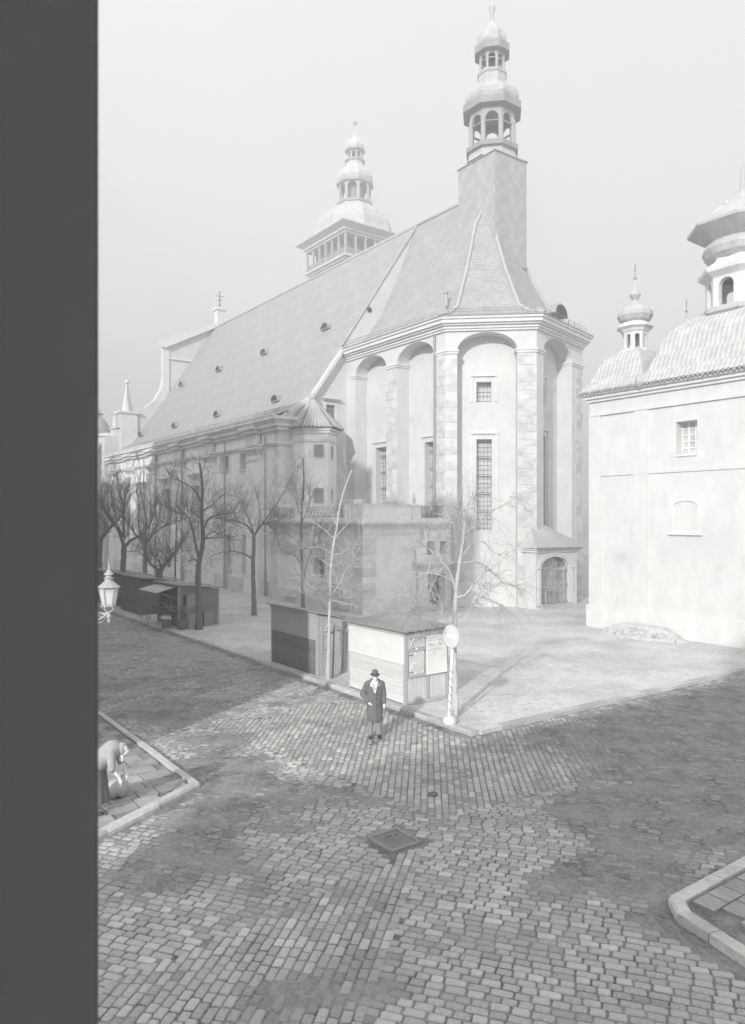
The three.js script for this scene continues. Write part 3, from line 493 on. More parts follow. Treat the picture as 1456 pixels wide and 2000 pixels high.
  { const o = onZ(722, 605, EZ + 0.02); mk('round_opening', new THREE.CylinderGeometry(0.22, 0.22, 0.06, 14).rotateX(Math.PI / 2).translate(o.x, o.y, EZ + 0.01), MAT.dark, church); }
  // choir plinth between the piers at the right
  mk('plinth', [bx(FB, 0.78, 4.58, 0.0, 1.5, -1.05, -0.25), bx(FB, 0.76, 4.6, 1.5, 1.6, -1.08, -0.2)], MAT.trim, church);
  mk('gutter', [prism(offsetPoly(AP, 0.74), 18.821, 18.85)], MAT.ridge, church);
}
// octagonal helpers for lanterns: rings of columns with arches between
function columns(n, r, y0, y1, cr, x, z, turn) { const g = []; for (let k = 0; k < n; k++) { const a = turn + k / n * 2 * Math.PI; g.push(new THREE.CylinderGeometry(cr * 0.92, cr, y1 - y0, 8).translate(x + r * Math.cos(a), (y0 + y1) / 2, z + r * Math.sin(a))); } return g; }
function arcade(n, r, y0, ys, y1, colw, x, z, turn, th = 0.25) { // an n-sided pierced drum
  const g = []; for (let k = 0; k < n; k++) { const a = turn + k / n * 2 * Math.PI, b = turn + (k + 1) / n * 2 * Math.PI; const F = Fr(x + r * Math.cos(b), z + r * Math.sin(b), r * (Math.cos(a) - Math.cos(b)), r * (Math.sin(a) - Math.sin(b))), w = 2 * r * Math.sin(Math.PI / n); g.push(panel(F, rect(0, y0, w, y1), [arch(colw / 2, y0 + 0.05, w - colw / 2, ys, Math.min((w - colw) / 2, y1 - ys - 0.1))], 0, th)); } return g;
}
// slender turret riding the choir ridge
{
  const t = new THREE.Group(); t.name = 'ridge_turret'; church.add(t);
  const x = CXX, z = -38.8, T = Math.PI / 8;
  mk('shaft', [prism([[37.3, -36.9], [40.5, -36.9], [40.5, -40.7], [37.3, -40.7]], 24, 31.7)], M(0.5, { map: TX.metal, bumpMap: TX.tilesB, bumpScale: 0.008 }), t);
  mk('shaft_cap', [prism([[37.2, -36.8], [40.6, -36.8], [40.6, -40.8], [37.2, -40.8]], 31.701, 31.8), lathe([[1.95, 31.8], [1.75, 32.4], [1.85, 32.5]], 8, x, z, T)], M(0.58, { map: TX.metal }), t);
  mk('lower_ledge', lathe([[1.7, 32.4], [2.0, 32.5], [2.0, 32.82], [1.9, 32.9], [0.05, 32.92]], 8, x, z, T), MAT.darkMetal, t);
  for (const c of columns(8, 1.62, 32.9, 34.7, 0.19, x, z, T)) mk('column', c, MAT.postWood, t);
  mk('arches', arcade(8, 1.72, 34.3, 34.55, 35.35, 0.42, x, z, T, 0.2), MAT.postWood, t);
  mk('lower_cornice', lathe([[1.72, 35.3], [2.25, 35.38], [2.25, 35.9], [1.95, 36.0], [0.05, 36.0]], 8, x, z, T), MAT.darkMetal, t);
  mk('ceiling', lathe([[0.05, 35.28], [1.6, 35.28], [1.6, 35.34]], 8, x, z, T), MAT.shingle, t);
  mk('lower_dome', lathe([[1.95, 35.95], [2.08, 36.3], [2.05, 36.65], [1.8, 37.0], [1.4, 37.2], [1.12, 37.4], [1.05, 37.7], [1.05, 38.2], [1.14, 38.28], [1.14, 38.45], [0.05, 38.46]], 8, x, z, T), M(0.58, { map: TX.metal, side: THREE.DoubleSide }), t);
  for (const c of columns(8, 0.88, 38.45, 39.7, 0.11, x, z, T)) mk('column', c, MAT.postWood, t);
  mk('arches', arcade(8, 0.95, 39.25, 39.4, 39.85, 0.26, x, z, T, 0.15), MAT.postWood, t);
  mk('upper_cornice', lathe([[0.95, 39.75], [1.36, 39.8], [1.36, 40.35], [1.1, 40.45], [0.05, 40.45]], 8, x, z, T), MAT.darkMetal, t);
  mk('upper_dome', lathe([[1.08, 40.4], [1.16, 40.75], [1.12, 41.1], [0.9, 41.5], [0.45, 41.95], [0.22, 42.3], [0.13, 42.7], [0.2, 43.1], [0.28, 43.4], [0.18, 43.7], [0.08, 44.1], [0.05, 46]], 8, x, z, T), M(0.58, { map: TX.metal, side: THREE.DoubleSide }), t);
}
// west gable rising behind the nave roof
{
  const F = Fr(0, WZ, 1, 0), P = (x, y) => { const p = onZ(x, y, WZ); return [p.x, p.y]; };
  const left = [[25.2, 0], [25.2, 15.5], P(226, 850), P(226, 812), P(262, 803), P(285, 795), P(305, 780), P(317, 758), P(322, 735), P(322, 672), P(318, 666), P(420, 634)];
  const pts = [...left, [CXX, left[11][1]], ...left.slice(0, 11).reverse().map(mir), mir([25.2, 0])];
  const dd = pts.filter((p, i) => i === 0 || Math.hypot(p[0] - pts[i - 1][0], p[1] - pts[i - 1][1]) > 0.01);
  mk('west_gable', panel(F, dd.reverse(), [], 0, 1.2), MAT.white, church);
  const pd = onZ(432, 632, WZ), tp = onZ(432, 606, WZ);
  mk('gable_pedestal', [bx(F, pd.x - 0.55, pd.x + 0.55, pd.y - 1.2, tp.y, -0.9, 0.1), bx(F, pd.x - 0.75, pd.x + 0.75, tp.y, tp.y + 0.22, -1, 0.25), bx(F, pd.x - 0.65, pd.x + 0.65, tp.y + 0.22, tp.y + 0.4, -0.95, 0.18)], MAT.trim, church);
  mk('gable_cross', [bar(V(pd.x, tp.y + 0.4, WZ - 0.4), V(pd.x, tp.y + 2.6, WZ - 0.4), 0.06), bar(V(pd.x - 0.5, tp.y + 1.9, WZ - 0.4), V(pd.x + 0.5, tp.y + 1.9, WZ - 0.4), 0.05), bar(V(pd.x - 0.3, tp.y + 1.4, WZ - 0.4), V(pd.x + 0.3, tp.y + 1.4, WZ - 0.4), 0.05), ball(pd.x, tp.y + 0.7, WZ - 0.4, 0.16)], MAT.iron, church);
  const cl = P(318, 668), cm = P(420, 636);
  mk('gable_moulding', [panel(F, [[cl[0] - 0.6, cl[1] + 0.05], [cm[0], cm[1] + 0.15], [cm[0], cm[1] - 0.35], [cl[0] + 0.2, cl[1] - 0.75], [cl[0] - 0.2, cl[1] - 0.7]].reverse(), [], 0.5, 0.5), bx(F, cl[0] + 0.15, cm[0] + 3, P(330, 700)[1] - 0.1, P(330, 700)[1] + 0.1, 0, 0.2), bx(F, cl[0], cl[0] + 0.8, 20, cl[1] - 0.7, 0, 0.15)], MAT.trim, church);
  const ob = P(251, 803), ot = P(251, 748);
  mk('obelisk', [bx(F, ob[0] - 1.25, ob[0] + 1.25, ob[1] - 0.3, ob[1] - 0.02, -1.5, 0.5), bx(F, ob[0] - 1.0, ob[0] + 1.0, 14, ob[1] - 0.3, -1.3, 0.3), new THREE.CylinderGeometry(0.12, 0.72, ot[1] - ob[1], 4).rotateY(Math.PI / 4).translate(ob[0], (ot[1] + ob[1]) / 2, WZ - 0.5), ball(ob[0], ot[1] + 0.2, WZ - 0.5, 0.28)], MAT.trim, church);
  const p2 = P(229, 838); mk('pinnacle', [bx(F, p2[0] - 0.45, p2[0] + 0.45, 14.5, p2[1], -1, -0.1), bx(F, p2[0] - 0.6, p2[0] + 0.6, p2[1], p2[1] + 0.15, -1.1, 0), ball(p2[0], p2[1] + 0.5, WZ - 0.5, 0.38)], MAT.trim, church);
}
// stair turret in the corner of nave and choir
{
  const t = new THREE.Group(); t.name = 'stair_turret'; church.add(t);
  const Pp = (x) => onZ(x, 900, EZ + 1.6), xl = 27.0, xr = onZ(643, 870, EZ).x;
  const poly = [[xl, EZ + 0.02], [xl + 0.15, EZ + 1.6], [xr - 1.7, EZ + 2.5], [xr - 0.1, EZ + 1.2], [xr, EZ + 0.02]];
  const top = 12.35;
  mk('wall', prism(poly, 0, top), MAT.nave, t);
  mk('cornice', [prism(offsetPoly(poly, 0.1), top - 0.95, top - 0.8), prism(offsetPoly(poly, 0.16), top - 0.35, top - 0.15), prism(offsetPoly(poly, 0.28), top - 0.149, top + 0.03)], MAT.naveTrim, t);
  const e = offsetPoly(poly, 0.5), ap = V((xl + xr) / 2 - 0.1, 14.9, EZ + 0.4), rg = [];
  for (let i = 0; i < 4; i++) rg.push(face(V(e[i][0], top + 0.05, e[i][1]), V(e[i + 1][0], top + 0.05, e[i + 1][1]), ap));
  const roof = mk('roof', rg, MAT.pan, t, true);
  const rib = []; for (let i = 0; i < 4; i++) for (let k = 0; k <= 8; k++) { const f = k / 8, a = V(e[i][0] + (e[i + 1][0] - e[i][0]) * f, top + 0.1, e[i][1] + (e[i + 1][1] - e[i][1]) * f); rib.push(tube([a, a.clone().lerp(ap, 0.9)], [0.09, 0.05], 5)); }
  stuff(mk('roof_ribs', rib, MAT.ridge, t));
  mk('roof_cap', ball(ap.x, ap.y - 0.05, ap.z, 0.3, 8), MAT.ridge, t);
  const F2 = FrAB(poly[1], poly[2]), F3 = FrAB(poly[2], poly[3]);
  for (const [F, f, y0, y1, w] of [[F2, 0.62, 10.25, 11.15, 0.34], [F3, 0.45, 10.2, 11.1, 0.26], [F2, 0.62, 6.95, 8.0, 0.34], [F3, 0.45, 6.95, 7.95, 0.26]]) { const m = F.len * f; const w0 = mk('window', [bx(F, m - w - 0.07, m - w, y0 - 0.07, y1 + 0.07, 0, 0.04), bx(F, m + w, m + w + 0.07, y0 - 0.07, y1 + 0.07, 0, 0.04), bx(F, m - w, m + w, y0 - 0.07, y0, 0, 0.06), bx(F, m - w, m + w, y1, y1 + 0.07, 0, 0.04)], MAT.naveTrim, t); w0.name = 'window'; mk('pane', bx(F, m - w, m + w, y0, y1, -0.05, 0.012), MAT.louvre, t); }
}

// ---------------------------------------------------------------- low annex with a terrace between nave and choir
{
  const t = thing('church_annex', 'low flat annex with railed parapet and stone portal in front of the church', 'annex');
  const X0 = 25.25, Z0 = -35.9, X1 = 32.15, FL1 = Fr(X0, EZ, 0, 1), LL = Z0 - EZ, FR = Fr(X0, Z0, 1, 0), LR = X1 - X0;
  const aL = (x) => onX(x, 1100, X0).z - EZ, aR = (x) => onZ(x, 1100, Z0).x - X0, H1 = 5.3;
  const w0 = aL(615), w1 = aL(637), wy1 = onX(626, 1068, X0).y, wy0 = onX(626, 1128, X0).y;
  const d0 = aR(833), d1 = aR(866), dy = onZ(850, 1121, Z0).y, q0 = aR(831), q1 = aR(845), q2 = aR(856), q3 = aR(868), qy0 = onZ(850, 1083, Z0).y, qy1 = onZ(850, 1057, Z0).y;
  mk('wall', [panel(FL1, rect(0.02, 0, LL, H1), [rect(w0, wy0, w1, wy1)], 0, 0.6), panel(FR, rect(0.61, 0, LR, H1), [rect(d0, 0.35, d1, dy), rect(q0, qy0, q1, qy1), rect(q2, qy0, q3, qy1)], 0, 0.6), prism([[X0 + 0.6, EZ], [X0 + 0.6, Z0 - 0.6], [X1, Z0 - 0.6], [X1, EZ]], H1 - 0.3, H1 - 0.02)], MAT.annex, t);
  const w = mk('window', [bx(FL1, w0 - 0.3, w0 - 0.002, wy0 - 0.15, wy1 + 0.35, 0, 0.1), bx(FL1, w1 + 0.002, w1 + 0.3, wy0 - 0.15, wy1 + 0.35, 0, 0.1), bx(FL1, w0, w1, wy1 + 0.002, wy1 + 0.35, 0, 0.1), bx(FL1, w0 - 0.4, w1 + 0.4, wy0 - 0.3, wy0 - 0.15, 0, 0.2), bx(FL1, w0 - 0.4, w1 + 0.4, wy1 + 0.35, wy1 + 0.5, 0, 0.2), bx(FL1, w0, w1, wy0 - 0.15, wy0, 0, 0.1)], MAT.naveTrim, t);
  mk('pane', bx(FL1, w0, w1, wy0, wy1, -0.4, -0.36), MAT.dark, w);
  const gr = []; for (let k = 1; k < 5; k++) gr.push(bar(out(FL1, w0 + (w1 - w0) * k / 5, wy0, -0.08), out(FL1, w0 + (w1 - w0) * k / 5, wy1, -0.08), 0.02, 5)); for (let y = wy0 + 0.3; y < wy1; y += 0.35) gr.push(bar(out(FL1, w0, y, -0.08), out(FL1, w1, y, -0.08), 0.02, 5)); mk('grille', gr, MAT.muntin, w);
  mk('cornice', [[H1 - 0.45, H1 - 0.36, 0.07], [H1 - 0.02, H1 + 0.1, 0.18], [H1 + 0.1, H1 + 0.2, 0.3], [H1 + 0.2, H1 + 0.34, 0.44]].map(([y0, y1, n]) => [bx(FL1, 0, LL + n, y0, y1, 0, n), bx(FR, 0, LR, y0, y1, -0.3, n)]), MAT.naveTrim, t);
  mk('plinth', [bx(FL1, 0, LL + 0.12, 0, 1.0, 0, 0.12), bx(FR, 0, d0 - 0.9, 0, 1.0, -0.2, 0.12)], MAT.naveTrim, t);
  // parapet with pedestals and railings
  const T0 = H1 + 0.34, T1 = 6.62, ped = (F, a0, a1, h, fin) => { const p = mk('pedestal', [bx(F, a0, a1, T0, h, -0.55, 0.02), bx(F, a0 - 0.08, a1 + 0.08, h, h + 0.12, -0.62, 0.1)], MAT.annex, t); if (fin) mk('urn', lathe([[0.1, h + 0.12], [0.07, h + 0.2], [0.15, h + 0.35], [0.12, h + 0.5], [0.03, h + 0.65], [0.06, h + 0.72], [0.01, h + 0.8]], 10, ...(() => { const q = out(F, (a0 + a1) / 2, 0, -0.26); return [q.x, q.z]; })()), MAT.naveTrim, p); };
  ped(FL1, aL(577), aL(593), 6.85); ped(FL1, aL(672), aL(692), 6.85); ped(FR, aR(806), aR(822), 6.6, 1); ped(FR, aR(869), aR(878), 6.7);
  mk('parapet', [bx(FL1, aL(692.5), LL - 0.02, T0, T1, -0.45, -0.02), bx(FR, 0.45, aR(805), T0, T1, -0.451, -0.02), bx(FL1, 0, aL(672), T0, T0 + 0.22, -0.4, -0.05), bx(FR, aR(822), aR(869), T0, T0 + 0.22, -0.4, -0.05)], MAT.annex, t);
  mk('parapet_coping', [bx(FL1, aL(692.5), LL + 0.05, T1, T1 + 0.08, -0.5, 0.05), bx(FR, 0.5, aR(805), T1, T1 + 0.08, -0.5, 0.05)], MAT.naveTrim, t);
  const rail = (F, a0, a1) => { const y0 = T0 + 0.3, y1 = 6.58, n = -0.22, P = (a, y) => out(F, a, y, n), g = [bar(P(a0, y1), P(a1, y1), 0.03), bar(P(a0, y1 - 0.12), P(a1, y1 - 0.12), 0.02), bar(P(a0, y0), P(a1, y0), 0.025)]; const m = Math.max(3, Math.round((a1 - a0) / 0.42)); for (let k = 0; k < m; k++) { const b0 = a0 + (a1 - a0) * k / m, b1 = a0 + (a1 - a0) * (k + 1) / m, bm = (b0 + b1) / 2; g.push(tube(smooth([P(b0, y0), P(bm + 0.05, (y0 + y1) / 2 - 0.1), P(b1, y1 - 0.12)], 8), [0.018], 4), tube(smooth([P(b1, y0), P(bm - 0.05, (y0 + y1) / 2 + 0.1), P(b0, y1 - 0.12)], 8), [0.018], 4), new THREE.TorusGeometry(0.12, 0.015, 4, 10).applyMatrix4(F.clone().setPosition(P(bm, (y0 + y1) / 2 - 0.05)))); } mk('railing', g, MAT.iron, t); };
  rail(FL1, 0.1, aL(577)); rail(FL1, aL(593), aL(672)); rail(FR, aR(822.5), aR(868.5));
  // rusticated bands at the corner
  for (let k = 0; k < 9; k++) { const y = 1.05 + k * 0.44; mk('quoin_block', [bx(FL1, LL - 1.0, LL + 0.05, y, y + 0.41, 0, 0.05), bx(FR, 0, 0.95, y, y + 0.41, 0, 0.05)], MAT.quoinDark[k % 3], t); mk('quoin_block', bx(FL1, 0.1, 1.0, y, y + 0.41, 0, 0.05), MAT.quoinDark[(k + 1) % 3], t); }
  // portal
  const p = mk('portal', [bx(FR, d0 - 0.85, d0 - 0.25, 0, dy + 0.55, 0, 0.28), bx(FR, d1 + 0.25, Math.min(LR, d1 + 0.75), 0, dy + 0.55, 0, 0.28), bx(FR, d0 - 0.25, d0 - 0.002, 0, dy + 0.25, 0, 0.18), bx(FR, d1 + 0.002, d1 + 0.25, 0, dy + 0.25, 0, 0.18), bx(FR, d0, d1, dy + 0.002, dy + 0.25, 0, 0.18), bx(FR, d0 - 0.25, d1 + 0.25, dy + 0.25, dy + 0.55, 0, 0.2), bx(FR, d0 - 1.05, LR + 0.1, dy + 0.55, dy + 0.68, 0, 0.45), bx(FR, d0 - 1.2, LR + 0.2, dy + 0.68, dy + 0.82, 0, 0.6)], MAT.naveTrim, t);
  const vs = [[d0 - 0.9, dy + 0.82], [LR, dy + 0.82], [LR, 5.1], [d0 - 0.35, 5.1], [d0 - 0.38, 4.6], [d0 - 0.6, 4.2], [d0 - 0.95, 4.0], [d0 - 1.0, 3.9]].filter((q) => q[1] >= dy + 0.8);
  mk('volute', panel(FR, vs, [rect(q0, qy0, q1, qy1), rect(q2, qy0, q3, qy1)], 0.2, 0.19), MAT.annex, p);
  mk('attic_window', [bx(FR, q0, q1, qy0, qy1, -0.3, -0.25), bx(FR, q2, q3, qy0, qy1, -0.3, -0.25)], MAT.dark, p);
  const dr = mk('door', [bx(FR, d0, d1, 0.35, dy, -0.45, -0.38)], MAT.stallMid, t);
  mk('door_panel', [0, 1].flatMap((i) => [0, 1, 2].map((k) => bx(FR, d0 + 0.1 + i * (d1 - d0) / 2, d0 - 0.1 + (i + 1) * (d1 - d0) / 2, 0.5 + k * 0.78, 1.15 + k * 0.78, -0.38, -0.35))), MAT.stallDark, dr);
  mk('step', [bx(FR, d0 - 1.3, LR + 0.5, 0, 0.22, 0, 1.0)], MAT.kerb[1], t); mk('step', bx(FR, d0 - 1.0, LR + 0.3, 0.22, 0.36, 0, 0.6), MAT.kerb[2], t);
  mk('downpipe', [bar(out(FR, LR - 0.1, 0.4, 0.4), out(FR, LR - 0.1, 5.3, 0.4), 0.07, 8)], MAT.pipe, t);
  // stone reliefs leaning low on the wall
  for (const [x0, x1, y0, y1] of [[560, 582, 1163, 1180], [648, 668, 1140, 1160], [656, 690, 1165, 1190]]) { const a0 = aL(x0), a1 = aL(x1), ya = onX(x0, y1, X0).y, yb = onX(x0, y0, X0).y; mk('wall_tablet', [bx(FL1, a0, a1, Math.max(0.3, ya), yb, 0.1, 0.22), bx(FL1, a0 - 0.06, a1 + 0.06, yb, yb + 0.1, 0, 0.3)], MAT.naveTrim, t); }
}
// ---------------------------------------------------------------- gated niche chapel at the apse
{
  const t = thing('niche_chapel', 'small gabled niche with an arched iron gate leaning on the apse', 'niche chapel');
  const Z = -31.65, F = Fr(0, Z, 1, 0), ax = (x) => onZ(x, 1100, Z).x, ay = (y, x = 1085) => onZ(x, y, Z).y;
  const x0 = ax(1047), x1 = ax(1127), g0 = ax(1057), g1 = ax(1112), sp = ay(1108), cr = ay(1087), ev = 3.95;
  mk('wall', [panel(F, rect(x0, 0, x1, ev), [arch(g0, 0.35, g1, sp, cr - sp)], 0, 0.35), bx(F, x1 - 0.3, x1, 0, ev, -1.3, -0.351), bx(F, x0, x0 + 0.3, 0, ev, -0.9, -0.351)], MAT.chapel, t);
  mk('back_wall', bx(F, x0 + 0.3, x1 - 0.3, 0, ev, -1.0, -0.9), MAT.trim, t);
  const jm = 0.3; const ring = (o, i, n) => panel(F, arch(g0 - o, 0.3, g1 + o, sp, cr - sp + o), [arch(g0 - i, 0.301, g1 + i, sp, cr - sp + i)], n, n);
  mk('arch_moulding', [ring(0.3, 0.16, 0.07), ring(0.14, 0.004, 0.04), bx(F, g0 - 0.42, g0 - 0.02, sp - 0.06, sp + 0.08, 0, 0.12), bx(F, g1 + 0.02, g1 + 0.42, sp - 0.06, sp + 0.08, 0, 0.12)], MAT.trim, t);
  mk('eave_cornice', [bx(F, x0 - 0.1, x1 + 0.12, ev - 0.28, ev - 0.12, -1.2, 0.12), bx(F, x0 - 0.2, x1 + 0.25, ev - 0.12, ev + 0.02, -1.3, 0.26)], MAT.naveTrim, t);
  const e = [V(x0 - 0.3, ev, Z + 0.42), V(x1 + 0.4, ev, Z + 0.42), V(x1 + 0.4, ev, Z - 1.5)], ap = V(x0 + 0.85, 5.85, Z - 1.35), bl = V(x0 - 0.3, ev, Z - 1.0);
  const r = mk('roof', [face(e[0], e[1], ap), face(e[1], e[2], ap), face(bl, e[0], ap)], MAT.pan, t, true);
  const ribs = []; for (let k = 0; k <= 22; k++) { const a = e[0].clone().lerp(e[1], k / 22).add(V(0, 0.03, 0)); ribs.push(tube([a, a.clone().lerp(ap, 0.93)], [0.07, 0.04], 5)); } for (let k = 1; k < 9; k++) { const a = e[1].clone().lerp(e[2], k / 9).add(V(0, 0.03, 0)); ribs.push(tube([a, a.clone().lerp(ap, 0.93)], [0.07, 0.04], 5)); } stuff(mk('roof_ribs', ribs, MAT.ridge, r));
  const gt = new THREE.Group(); gt.name = 'gate'; t.add(gt); const n = -0.12, P = (a, y) => out(F, a, y, n), wd = g1 - g0, top = (a) => sp + (cr - sp) * Math.sqrt(Math.max(0, 1 - ((a - (g0 + g1) / 2) / (wd / 2)) ** 2));
  for (let k = 1; k < 16; k++) { const a = g0 + wd * k / 16; mk('gate_bar', bar(P(a, 0.36), P(a, Math.min(top(a) - 0.03, sp - 0.25)), k === 8 ? 0.035 : 0.02, 5), M(0.3), gt); }
  mk('gate_rail', [0.4, 1.5, sp - 0.25].map((y) => bar(P(g0, y), P(g1, y), 0.028, 5)), M(0.3), gt);
  const R = rng(77), sc = []; for (let k = 0; k < 30; k++) { const a = g0 + 0.2 + R() * (wd - 0.4), y = sp - 0.15 + R() * (cr - sp); if (y < top(a) - 0.16) sc.push(new THREE.TorusGeometry(0.08 + 0.07 * R(), 0.016, 4, 10).applyMatrix4(F.clone().setPosition(P(a, y)))); } for (let k = 0; k < 8; k++) { const a = g0 + wd * (k + 0.5) / 8; sc.push(tube(smooth([P(a - 0.12, sp - 0.25), P(a, sp), P(a + 0.1, sp + 0.05), P(a + 0.05, Math.min(top(a), sp + 0.4))], 8), [0.014], 4)); } mk('gate_scrolls', sc, M(0.34), gt);
  mk('step', bx(F, x0 - 0.1, x1 + 0.2, 0, 0.2, 0.0, 0.5), MAT.kerb[2], t); mk('sill', bx(F, g0, g1, 0.2, 0.35, -0.34, 0.15), MAT.kerb[1], t);
  const tb = thing('altar_table', 'small pale table with thin legs behind the iron gate', 'table', V((g0 + g1) / 2 + 0.1, 0.2, Z - 0.62)); mk('tabletop', new THREE.BoxGeometry(1.1, 0.07, 0.4).translate(0, 0.95, 0), MAT.cream, tb); for (const [a, b] of [[-0.45, -0.14], [0.45, -0.14], [-0.45, 0.14], [0.45, 0.14]]) mk('leg', new THREE.CylinderGeometry(0.03, 0.025, 0.92, 6).translate(a, 0.455, b), MAT.cream, tb);
}
// ---------------------------------------------------------------- domed chapel at the right
function onionTop(parent, x, z, y, s, w, mat = MAT.palecopper) { // neck, onion, spike, ball and cross on a small lantern
  mk('onion', lathe([[0.62, y], [0.8, y + 0.12], [0.93, y + 0.4], [0.9, y + 0.65], [0.66, y + 0.95], [0.36, y + 1.15], [0.17, y + 1.35], [0.14, y + 1.5], [0.22, y + 1.62], [0.3, y + 1.8], [0.2, y + 2.05], [0.08, y + 2.4], [0.04, y + 2.9]].map(([r, q]) => [r * w, y + (q - y) * s]), 12, x, z), mat, parent);
  mk('cross', [ball(x, y + 2.9 * s, z, 0.11 * s), bar(V(x, y + 2.8 * s, z), V(x, y + 3.75 * s, z), 0.028 * s), bar(V(x - 0.19 * s, y + 3.5 * s, z + 0.14 * s), V(x + 0.19 * s, y + 3.5 * s, z - 0.14 * s), 0.03 * s), ball(x - 0.19 * s, y + 3.5 * s, z + 0.14 * s, 0.05 * s, 6), ball(x + 0.19 * s, y + 3.5 * s, z - 0.14 * s, 0.05 * s, 6), ball(x, y + 3.75 * s, z, 0.05 * s, 6)], MAT.darkMetal, parent);
}
const ogee = (cx, cz, hx, hz, prof) => { const g = []; for (let i = 0; i < prof.length - 1; i++) { const [f0, y0] = prof[i], [f1, y1] = prof[i + 1]; const c = (f, y, sx, sz) => V(cx + sx * hx * f, y, cz + sz * hz * f); for (const [a, b] of [[[-1, -1], [-1, 1]], [[-1, 1], [1, 1]], [[1, 1], [1, -1]], [[1, -1], [-1, -1]]]) g.push(face(c(f0, y0, ...a), c(f0, y0, ...b), c(f1, y1, ...b), c(f1, y1, ...a))); } return g; };
{
  const t = thing('domed_chapel', 'white plastered chapel with bell shaped tiled roofs and lanterns at right', 'chapel');
  const cx0 = gnd(1150, 1222, G).x, FC = Fr(cx0, -40, 0, 1), sA2 = (x) => onX(x, 1000, cx0).z + 40, sY = (x, y) => onX(x, y, cx0).y;
  const a0 = sA2(1152), aj = sA2(1258), a1 = 40 - 13.5, zL = a0 - 40, zJ = aj - 40, zR = a1 - 40, EVY = 12.45;
  const wn = [sA2(1321), sY(1340, 886), sA2(1362), sY(1340, 822)], bl = [sA2(1313), sY(1340, 1041), sA2(1367), sY(1316, 990)];
  mk('wall', [panel(FC, rect(a0, 0, a1, EVY), [rect(wn[0], wn[1], wn[2], wn[3])], 0, 0.9), prism([[cx0 + 0.901, zL], [cx0 + 7.5, zL], [cx0 + 7.5, zL + 0.5], [cx0 + 0.901, zL + 0.5]], 0, EVY), prism([[cx0 + 7.5, zL], [cx0 + 8, zL], [cx0 + 8, zR], [cx0 + 7.5, zR]], 0, EVY)], MAT.chapel, t);
  mk('plinth', [bx(FC, a0 - 0.12, a1, 0, 1.25, 0, 0.14), prism([[cx0 + 0.002, zL - 0.12], [cx0 + 3, zL - 0.12], [cx0 + 3, zL - 0.001], [cx0 + 0.002, zL - 0.001]], 0, 1.251)], MAT.trim, t);
  mk('pilaster_strip', [bx(FC, a0, a0 + 0.75, 1.25, 11.2, 0, 0.07), bx(FC, aj - 0.55, aj + 0.25, 1.25, 11.2, 0, 0.07), bx(FC, a0, a1, 11.2, 11.34, 0, 0.1)], MAT.chapel, t);
  mk('string_course', bx(FC, a0 + 0.8, a1, sY(1300, 920) - 0.08, sY(1300, 920) + 0.08, 0, 0.05), MAT.chapel, t);
  mk('eave_cornice', [[11.95, 12.1, 0.12], [12.1, 12.28, 0.24], [12.28, 12.42, 0.38]].map(([y0, y1, n]) => bx(FC, a0 - n, a1, y0, y1, 0, n)), MAT.trim, t);
  const f = mk('window', [bx(FC, wn[0], wn[2], wn[1] - 0.12, wn[1] - 0.002, -0.5, 0.06)], MAT.trim, t); mk('pane', bx(FC, wn[0], wn[2], wn[1], wn[3], -0.62, -0.56), MAT.glassSky, f);
  const m = [], ww = wn[2] - wn[0], wh = wn[3] - wn[1]; for (let k = 0; k <= 3; k++) m.push(bx(FC, wn[0] + ww * k / 3 - 0.03, wn[0] + ww * k / 3 + 0.03, wn[1], wn[3], -0.559, -0.5)); for (let k = 0; k <= 5; k++) m.push(bx(FC, wn[0], wn[2], wn[1] + wh * k / 5 - 0.022, wn[1] + wh * k / 5 + 0.022, -0.558, -0.51)); mk('window_bars', m, MAT.white2, f);
  mk('blind_panel', [panel(FC, [...arch(bl[0], bl[1], bl[2], bl[3], 0.35)], [arch(bl[0] + 0.08, bl[1] + 0.08, bl[2] - 0.08, bl[3] - 0.02, 0.3)], 0.05, 0.05), bx(FC, bl[0] - 0.15, bl[2] + 0.15, bl[1] - 0.1, bl[1] - 0.002, 0, 0.12)], MAT.trim, t);
  // roofs: a small bell roof over the end bay and a larger one over the body
  const sx = cx0 + 1.75, sz = (zL + zJ) / 2 - 0.05, shx = 2.15, shz = (zJ - zL) / 2 + 0.35;
  mk('bell_roof', ogee(sx, sz, shx, shz, [[1.04, 12.42], [0.86, 12.85], [0.74, 13.3], [0.64, 13.85], [0.52, 14.3], [0.36, 14.6], [0.3, 14.68]]), MAT.pan, t, true);
  const bx0 = cx0 + 3.1, bz = -18.3, bhx = 3.55, bhz = bz - 0 - (zJ - 0.0) ;
  mk('bell_roof', ogee(bx0, bz, bhx, Math.abs(bhz), [[1.03, 12.44], [0.93, 13.0], [0.84, 13.75], [0.77, 14.5], [0.7, 14.95], [0.58, 15.35], [0.45, 15.62], [0.36, 15.75]]), MAT.pan, t, true);
  const et = []; for (let z = zL - 0.3; z < zR; z += 0.24) et.push(new THREE.CylinderGeometry(0.085, 0.085, 0.3, 6, 1).rotateZ(Math.PI / 2 + 0.45).translate(cx0 - 0.42, 12.47 + 0.02 * Math.sin(z * 9), z)); stuff(mk('eave_tiles', et, MAT.ridge, t));
  mk('valley_ornament', lathe([[0.03, 12.2], [0.2, 12.35], [0.26, 12.6], [0.16, 12.85], [0.03, 12.95]], 8, cx0 - 0.35, zJ), MAT.ridge, t);
